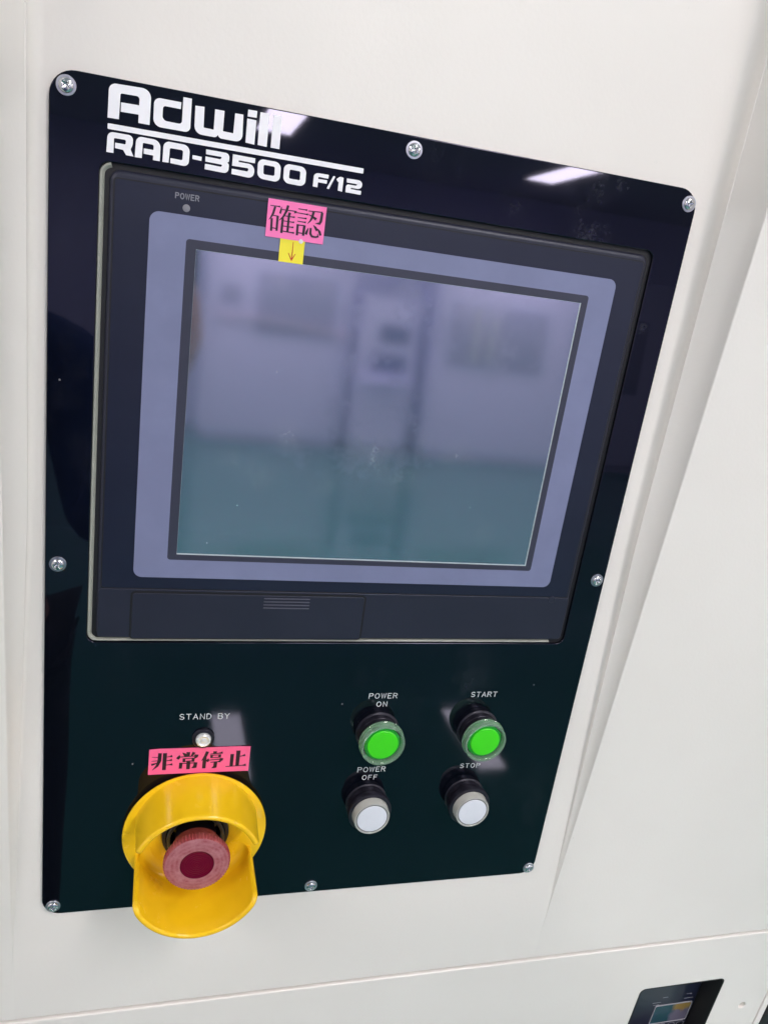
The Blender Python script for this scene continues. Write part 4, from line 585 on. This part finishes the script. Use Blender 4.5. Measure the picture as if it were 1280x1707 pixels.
K1 = [[[0.24185,1.03345,0.00077],[0.25046,1.03362,0.0009],[0.25331,1.03367,0.00167]],[[0.24754,1.03281,0.00205],[0.24583,1.02516,0.00218],[0.24372,1.02077,0.00141],[0.24156,1.01763,0.00039]],[[0.24469,1.01966,0.00219],[0.24518,1.0055,0.00207]],[[0.24584,1.02291,0.00077],[0.25184,1.02291,0.00103]],[[0.25141,1.02322,0.00232],[0.25159,1.00641,0.00208]],[[0.24584,1.00908,0.00091],[0.25174,1.00898,0.00091]],[[0.25493,1.03353,0.00051],[0.25452,1.02959,0.0018],[0.25387,1.02604,0.00193]],[[0.2544,1.03082,0.00064],[0.27179,1.0312,0.00091]],[[0.27163,1.03149,0.00246],[0.27191,1.03015,0.00194],[0.27036,1.02878,0.00039]],[[0.26252,1.03642,0.00232],[0.26117,1.02994,0.00219],[0.25757,1.02249,0.00168],[0.25329,1.01839,0.00039]],[[0.2576,1.02154,0.0022],[0.25739,1.00481,0.00222]],[[0.25905,1.02441,0.00078],[0.26847,1.0244,0.00084],[0.27149,1.02452,0.00169]],[[0.25863,1.0186,0.00078],[0.26839,1.01868,0.00085],[0.27142,1.0188,0.00156]],[[0.25854,1.01287,0.00078],[0.26798,1.01289,0.00085],[0.27101,1.01301,0.00157]],[[0.25796,1.00719,0.00091],[0.26961,1.00693,0.00092],[0.27246,1.00695,0.00184]],[[0.26533,1.02867,0.00246],[0.26439,1.02475,0.0022]],[[0.26445,1.02412,0.00207],[0.26447,1.00761,0.00209]],[[0.2748,1.03461,0.00078],[0.28293,1.03456,0.00091],[0.28537,1.03454,0.00195]],[[0.27327,1.02997,0.00078],[0.28379,1.02981,0.00091],[0.28698,1.02984,0.00183]],[[0.27518,1.02481,0.00078],[0.28262,1.02501,0.00091],[0.28567,1.02507,0.0017]],[[0.27507,1.02073,0.00078],[0.28228,1.02063,0.00092],[0.28527,1.02068,0.0017]],[[0.27583,1.0174,0.00222],[0.27609,1.00477,0.0021]],[[0.2764,1.01659,0.00092],[0.2842,1.01682,0.00105]],[[0.28401,1.01731,0.00249],[0.28354,1.00531,0.00224]],[[0.27671,1.00794,0.00092],[0.28347,1.00787,0.00092]],[[0.28707,1.03391,0.00078],[0.30269,1.03469,0.00092],[0.30442,1.03457,0.00223]],[[0.30357,1.03419,0.00249],[0.30304,1.02466,0.00264],[0.30161,1.02157,0.00224],[0.2967,1.02119,0.00033]],[[0.29333,1.03395,0.00235],[0.29208,1.0269,0.00223],[0.29002,1.02277,0.00144],[0.28718,1.01943,0.00033]],[[0.28765,1.02994,0.00052],[0.29248,1.02823,0.00157],[0.29721,1.02573,0.00276]],[[0.28885,1.01493,0.00053],[0.28758,1.0109,0.00198],[0.28662,1.00722,0.00251]],[[0.29174,1.01534,0.00184],[0.29191,1.00894,0.00225],[0.29396,1.006,0.00185],[0.29847,1.0058,0.00159],[0.30147,1.00674,0.00159],[0.3006,1.01004,0.00033]],[[0.29457,1.01883,0.00053],[0.29725,1.01645,0.00224],[0.29968,1.01326,0.00225]],[[0.3001,1.01558,0.00053],[0.3025,1.0127,0.00238],[0.30438,1.00844,0.00226]]]
K2 = [[[0.15562,0.27875,0.00426],[0.15531,0.266,0.00429],[0.15251,0.25729,0.00322],[0.14627,0.25021,0.00054]],[[0.16257,0.2786,0.00454],[0.1624,0.24969,0.00433]],[[0.14462,0.27235,0.0008],[0.15383,0.27165,0.00093]],[[0.14458,0.26562,0.0008],[0.15411,0.26606,0.00107]],[[0.14439,0.25945,0.00294],[0.14875,0.26072,0.00214],[0.15346,0.26241,0.0008]],[[0.1646,0.27191,0.0008],[0.16914,0.27244,0.00107],[0.17294,0.27345,0.00349]],[[0.16446,0.26559,0.00081],[0.16888,0.26612,0.00108],[0.17284,0.26668,0.00323]],[[0.16412,0.25821,0.00081],[0.16929,0.25871,0.00108],[0.17373,0.25924,0.00325]],[[0.19516,0.27898,0.00433],[0.19514,0.2713,0.0038]],[[0.18719,0.27814,0.00081],[0.19055,0.27475,0.00351],[0.1927,0.27141,0.00298]],[[0.20337,0.27834,0.0038],[0.20118,0.27429,0.00271],[0.19894,0.27113,0.00068]],[[0.18332,0.27388,0.00108],[0.18194,0.2704,0.00378],[0.18027,0.26782,0.00351]],[[0.18349,0.27093,0.00108],[0.20561,0.27202,0.00122]],[[0.20693,0.27434,0.0049],[0.20667,0.27079,0.00381],[0.20407,0.26734,0.00068]],[[0.1897,0.26858,0.00325],[0.18961,0.26206,0.00299]],[[0.20274,0.26903,0.00354],[0.20255,0.26235,0.003]],[[0.18997,0.26812,0.00108],[0.20277,0.26859,0.00109]],[[0.19001,0.26352,0.00109],[0.20246,0.26384,0.00109]],[[0.18575,0.26134,0.0038],[0.18537,0.25124,0.00354]],[[0.18559,0.25986,0.00109],[0.20636,0.26038,0.00123]],[[0.20655,0.26127,0.0041],[0.20582,0.25353,0.00412],[0.20139,0.25164,0.00082]],[[0.19615,0.26294,0.00436],[0.19622,0.2498,0.00411]],[[0.22238,0.27873,0.00382],[0.21986,0.27051,0.00356],[0.2148,0.26328,0.00055]],[[0.2191,0.26905,0.00438],[0.21879,0.24989,0.00414]],[[0.23326,0.27887,0.00439],[0.23306,0.2747,0.00385]],[[0.22615,0.27425,0.00096],[0.23874,0.27521,0.00124],[0.24428,0.27617,0.00331]],[[0.22873,0.2728,0.00329],[0.22862,0.26743,0.00275]],[[0.24039,0.27319,0.00331],[0.24016,0.26782,0.00276]],[[0.22903,0.27204,0.00096],[0.24043,0.27259,0.00096]],[[0.22882,0.26802,0.00096],[0.24024,0.26841,0.00097]],[[0.22446,0.26657,0.0011],[0.22368,0.26362,0.00357],[0.22234,0.26143,0.00275]],[[0.22439,0.26403,0.00096],[0.24199,0.26503,0.00125]],[[0.24336,0.26677,0.00443],[0.24309,0.26378,0.00332],[0.24005,0.26091,0.00055]],[[0.22764,0.26014,0.00097],[0.23731,0.26074,0.00111],[0.24226,0.26141,0.00277]],[[0.23511,0.26024,0.00415],[0.2347,0.25213,0.00388],[0.22998,0.24994,0.00055]],[[0.26703,0.27866,0.005],[0.26696,0.25178,0.00421]],[[0.25843,0.27302,0.00416],[0.25831,0.2522,0.00392]],[[0.26813,0.26838,0.00098],[0.27313,0.26922,0.00126],[0.27744,0.27069,0.00336]],[[0.25029,0.25152,0.00098],[0.27452,0.25248,0.00127],[0.27981,0.25329,0.00367]]]
def split(strokes, cuts):
    out = [[] for _ in range(len(cuts) + 1)]
    for st in strokes: out[sum(sum(q[0] for q in st) / len(st) > c for c in cuts)].append(st)
    return out
AR = [[[0.27277, 0.99626, 0.00066], [0.27286, 0.98558, 0.00086], [0.27259, 0.97642, 0.00106]], [[0.26818, 0.98332, 0.00066], [0.27043, 0.9794, 0.00093], [0.27253, 0.97563, 0.00106]], [[0.27641, 0.98314, 0.00066], [0.27455, 0.9793, 0.00093], [0.27253, 0.97563, 0.00106]]]
sticker('sticker', 'pink sticker with two large black characters on the screen frame', (.27365, 1.0199), .0347, .0212, FW + .0016, M['pink_magenta'], split(K1, (.2735,)), M['ink_black'], False, .0012)
sticker('sticker', 'pink strip sticker with four black characters above the yellow guard', (.2123, .2642), .0719, .0217, .0003, M['pink'], split(K2, (.176, .212, .252)), M['ink_black'], False, .0012)
sticker('sticker', 'small yellow sticker with a red arrow pointing down at the screen', (.2719, .9857), .0148, .0133, FW + .0012, M['yellow_paper'], [AR], M['ink_red'], True, .0006)
t = thing('paper_scrap', 'tiny white paper scrap between the yellow sticker and the pink one', 'paper', place(.2817, .9985, FW + .0022))
obj('paper', lathe([(.0026, 0), (.0026, .0002), (0, .0003)], 14), M['tape'], t)

# ------------------------------------------------------------------ push buttons
def push_button(name, label, u, v, kind):
    t = thing(name, label, 'push button', place(u, v), group='push buttons at the lower right of the panel')
    if kind == 'green':
        obj('body', lathe([(.0345, .0002), (.0345, .0016), (.0318, .0030), (.0314, .0120), (.0306, .0126), (.0314, .0132), (.0322, .0225), (.0316, .0242), (.0285, .0246), (.0283, .0200)], 64), M['black_plastic'], t)
        cl = obj('collar', lathe([(.0345, .0246), (.0352, .0256), (.0352, .0268), (.0344, .0276), (.0341, .0376), (.0335, .0388), (.0318, .0388), (.0300, .0376), (.0292, .0330), (.0286, .0262), (.0300, .0246), (.0345, .0246)], 64), M['clear'], t)
        ln_ = obj('lens', lathe([(.0278, .0247), (.0278, .0322), (.0268, .0334), (.0238, .0336)], 64), M['green_dark'], t)
        obj('lens_face', lathe([(.0238, .0334), (.0238, .0354), (.0229, .0362), (.0120, .0367), (0, .0368)], 64), M['green'], ln_)
    else:
        obj('body', lathe([(.0335, .0002), (.0335, .0014), (.0316, .0026), (.0314, .0118), (.0322, .0126), (.0342, .0160), (.0347, .0262), (.0338, .0281), (.0292, .0284), (.0290, .0240)], 64), M['black_plastic'], t)
        obj('skirt', lathe([(.0284, .0240), (.0284, .0285), (.0270, .0300), (.0252, .0372), (.0246, .0384)], 64), M['white_skirt'], t)
        ln_ = obj('cap', lathe([(.0288, .0286), (.0284, .0300), (.0281, .0408), (.0274, .0420), (.0262, .0420), (.0254, .0412), (.0250, .0384), (.0272, .0300), (.0288, .0286)], 64), M['clear_white'], t)
        obj('lens_face', lathe([(.0236, .0386), (.0236, .0412), (.0228, .0418), (.0120, .0421), (0, .0422)], 64), M['white_lens'], t)
        obj('ring', lathe([(.0234, .0402), (.0254, .0402), (.0254, .0408), (.0234, .0408)], 64), M['ring_grey'], t)
    return t
push_button('push_button', 'green push button in a clear collar under the words POWER ON', .4762, .3040, 'green')
push_button('push_button', 'green push button in a clear collar under the word START', .6424, .3032, 'green')
push_button('push_button', 'white push button in a black bezel under the words POWER OFF', .4762, .1742, 'white')
push_button('push_button', 'white push button in a black bezel under the word STOP', .6430, .1752, 'white')
t = thing('indicator_lamp', 'small round clear lamp under the words STAND BY', 'indicator lamp', place(.2146, .3022))
obj('bezel', lathe([(.0158, .0002), (.0158, .0030), (.0148, .0044), (.0116, .0050), (.0110, .0040)], 40), M['black_plastic'], t)
obj('lens', lathe([(.0110, .0036), (.0110, .0062), (.0100, .0082), (.0078, .0094), (.0070, .0086), (.0044, .0080), (0, .0100)], 24, wob=lambda k, n, r, w: (.0006 if k % 2 else 0) if r < .0105 else 0), M['lamp_lens'], t)

# ------------------------------------------------------------------ emergency stop with its yellow shroud
es_ = thing('emergency_stop', 'red mushroom emergency stop button inside a yellow open guard', 'emergency stop', place(.2137, .1414))
bm = lathe([(.0490, .0020), (.0980, .0020), (.1035, .0050), (.1050, .0085), (.1042, .0105), (.1020, .0115), (.0600, .0115), (.0500, .0112), (.0486, .0100), (.0490, .0020)], 96)
RO, RI = .0918, .0836
def shell(bm, a0, a1, h, cr, flare=0.0):
    n = 56; rows = []; mr = (RO + RI) / 2; ht = (RO - RI) / 2
    for i in range(n + 1):
        q = i / n; q = .5 - .5 * math.cos(math.pi * q); q = q * .55 + .45 * i / n if 0 < i < n else i / n
        a = math.radians(a0 + (a1 - a0) * q); d = min(q, 1 - q) * math.radians(a1 - a0) * mr
        k = min(1, d / ht); th = ht * math.sqrt(max(.0, 1 - (1 - k) ** 2)); th = max(th, .0004)
        top = h if d > cr else h - cr + math.sqrt(max(0, cr * cr - (cr - d) ** 2)); er = min(th, ht)
        fl_ = flare * max(0, math.sin(a)) ** 1.5
        sec = [(mr - th + fl_, .0105), (mr - th, top - er)]
        for j in range(1, 8): b = math.pi * j / 8; sec.append((mr - th * math.cos(b), top - er + er * math.sin(b)))
        sec += [(mr + th, top - er), (mr + th + fl_, .0105)]
        rows.append([bm.verts.new((r * math.cos(a) * S, r * math.sin(a) * S, w * S)) for r, w in sec])
    for a, b in zip(rows, rows[1:]):
        for j in range(len(a) - 1): bm.faces.new((a[j], a[j + 1], b[j + 1], b[j]))
    bm.faces.new(rows[0]); bm.faces.new(rows[-1][::-1])
shell(bm, 21, 160, .0845, .011, .0115); shell(bm, 199, 341, .1175, .016)
# fillet between floor and lower shell
rows = []
for i in range(41):
    a = math.radians(197 + 146 * i / 40)
    rows.append([bm.verts.new((r * math.cos(a) * S, r * math.sin(a) * S, w * S)) for r, w in ((RI + .0004, .030), (RI - .0010, .0215), (RI - .0040, .0160), (RI - .0090, .0128), (RI - .0160, .0117))])
for a, b in zip(rows, rows[1:]):
    for j in range(4): bm.faces.new((a[j], a[j + 1], b[j + 1], b[j]))
bmesh.ops.recalc_face_normals(bm, faces=bm.faces)
obj('guard', bm, M['guard'], es_, 40)
obj('collar', lathe([(.0484, .0022), (.0484, .0145), (.0470, .0160), (.0435, .0165), (.0425, .0150), (.0425, .0120), (.036, .0120)], 64), M['black_plastic'], es_)
obj('collar_ring', lathe([(.0420, .0125), (.0420, .0215), (.0412, .0225), (.0372, .0225), (.0366, .0210), (.0366, .0125)], 64), M['collar_metal'], es_)
obj('stem', lathe([(.0300, .0122), (.0300, .0300), (.0315, .0330), (.0330, .0400)], 48), M['black_plastic'], es_)
kn = lambda k, n, r, w: (-.0017 if k % 4 in (1, 2) else 0) if r > .0455 else 0
hd = obj('button_head', lathe([(.0310, .0390), (.0350, .0392), (.0356, .0410), (.0366, .0540), (.0390, .0580), (.0440, .0605), (.0466, .0625), (.0470, .0650), (.0470, .0705), (.0462, .0728), (.0445, .0738)], 240, wob=kn), M['red'], es_, 30)
obj('worn_face', lathe([(.0445, .0738), (.0400, .0748), (.0260, .0752), (.0240, .0750)], 96), M['red_worn'], hd)
obj('lens', lathe([(.0240, .0750), (.0236, .0738), (.0225, .0736), (.0120, .0742), (0, .0744)], 64), M['red_lens'], hd)
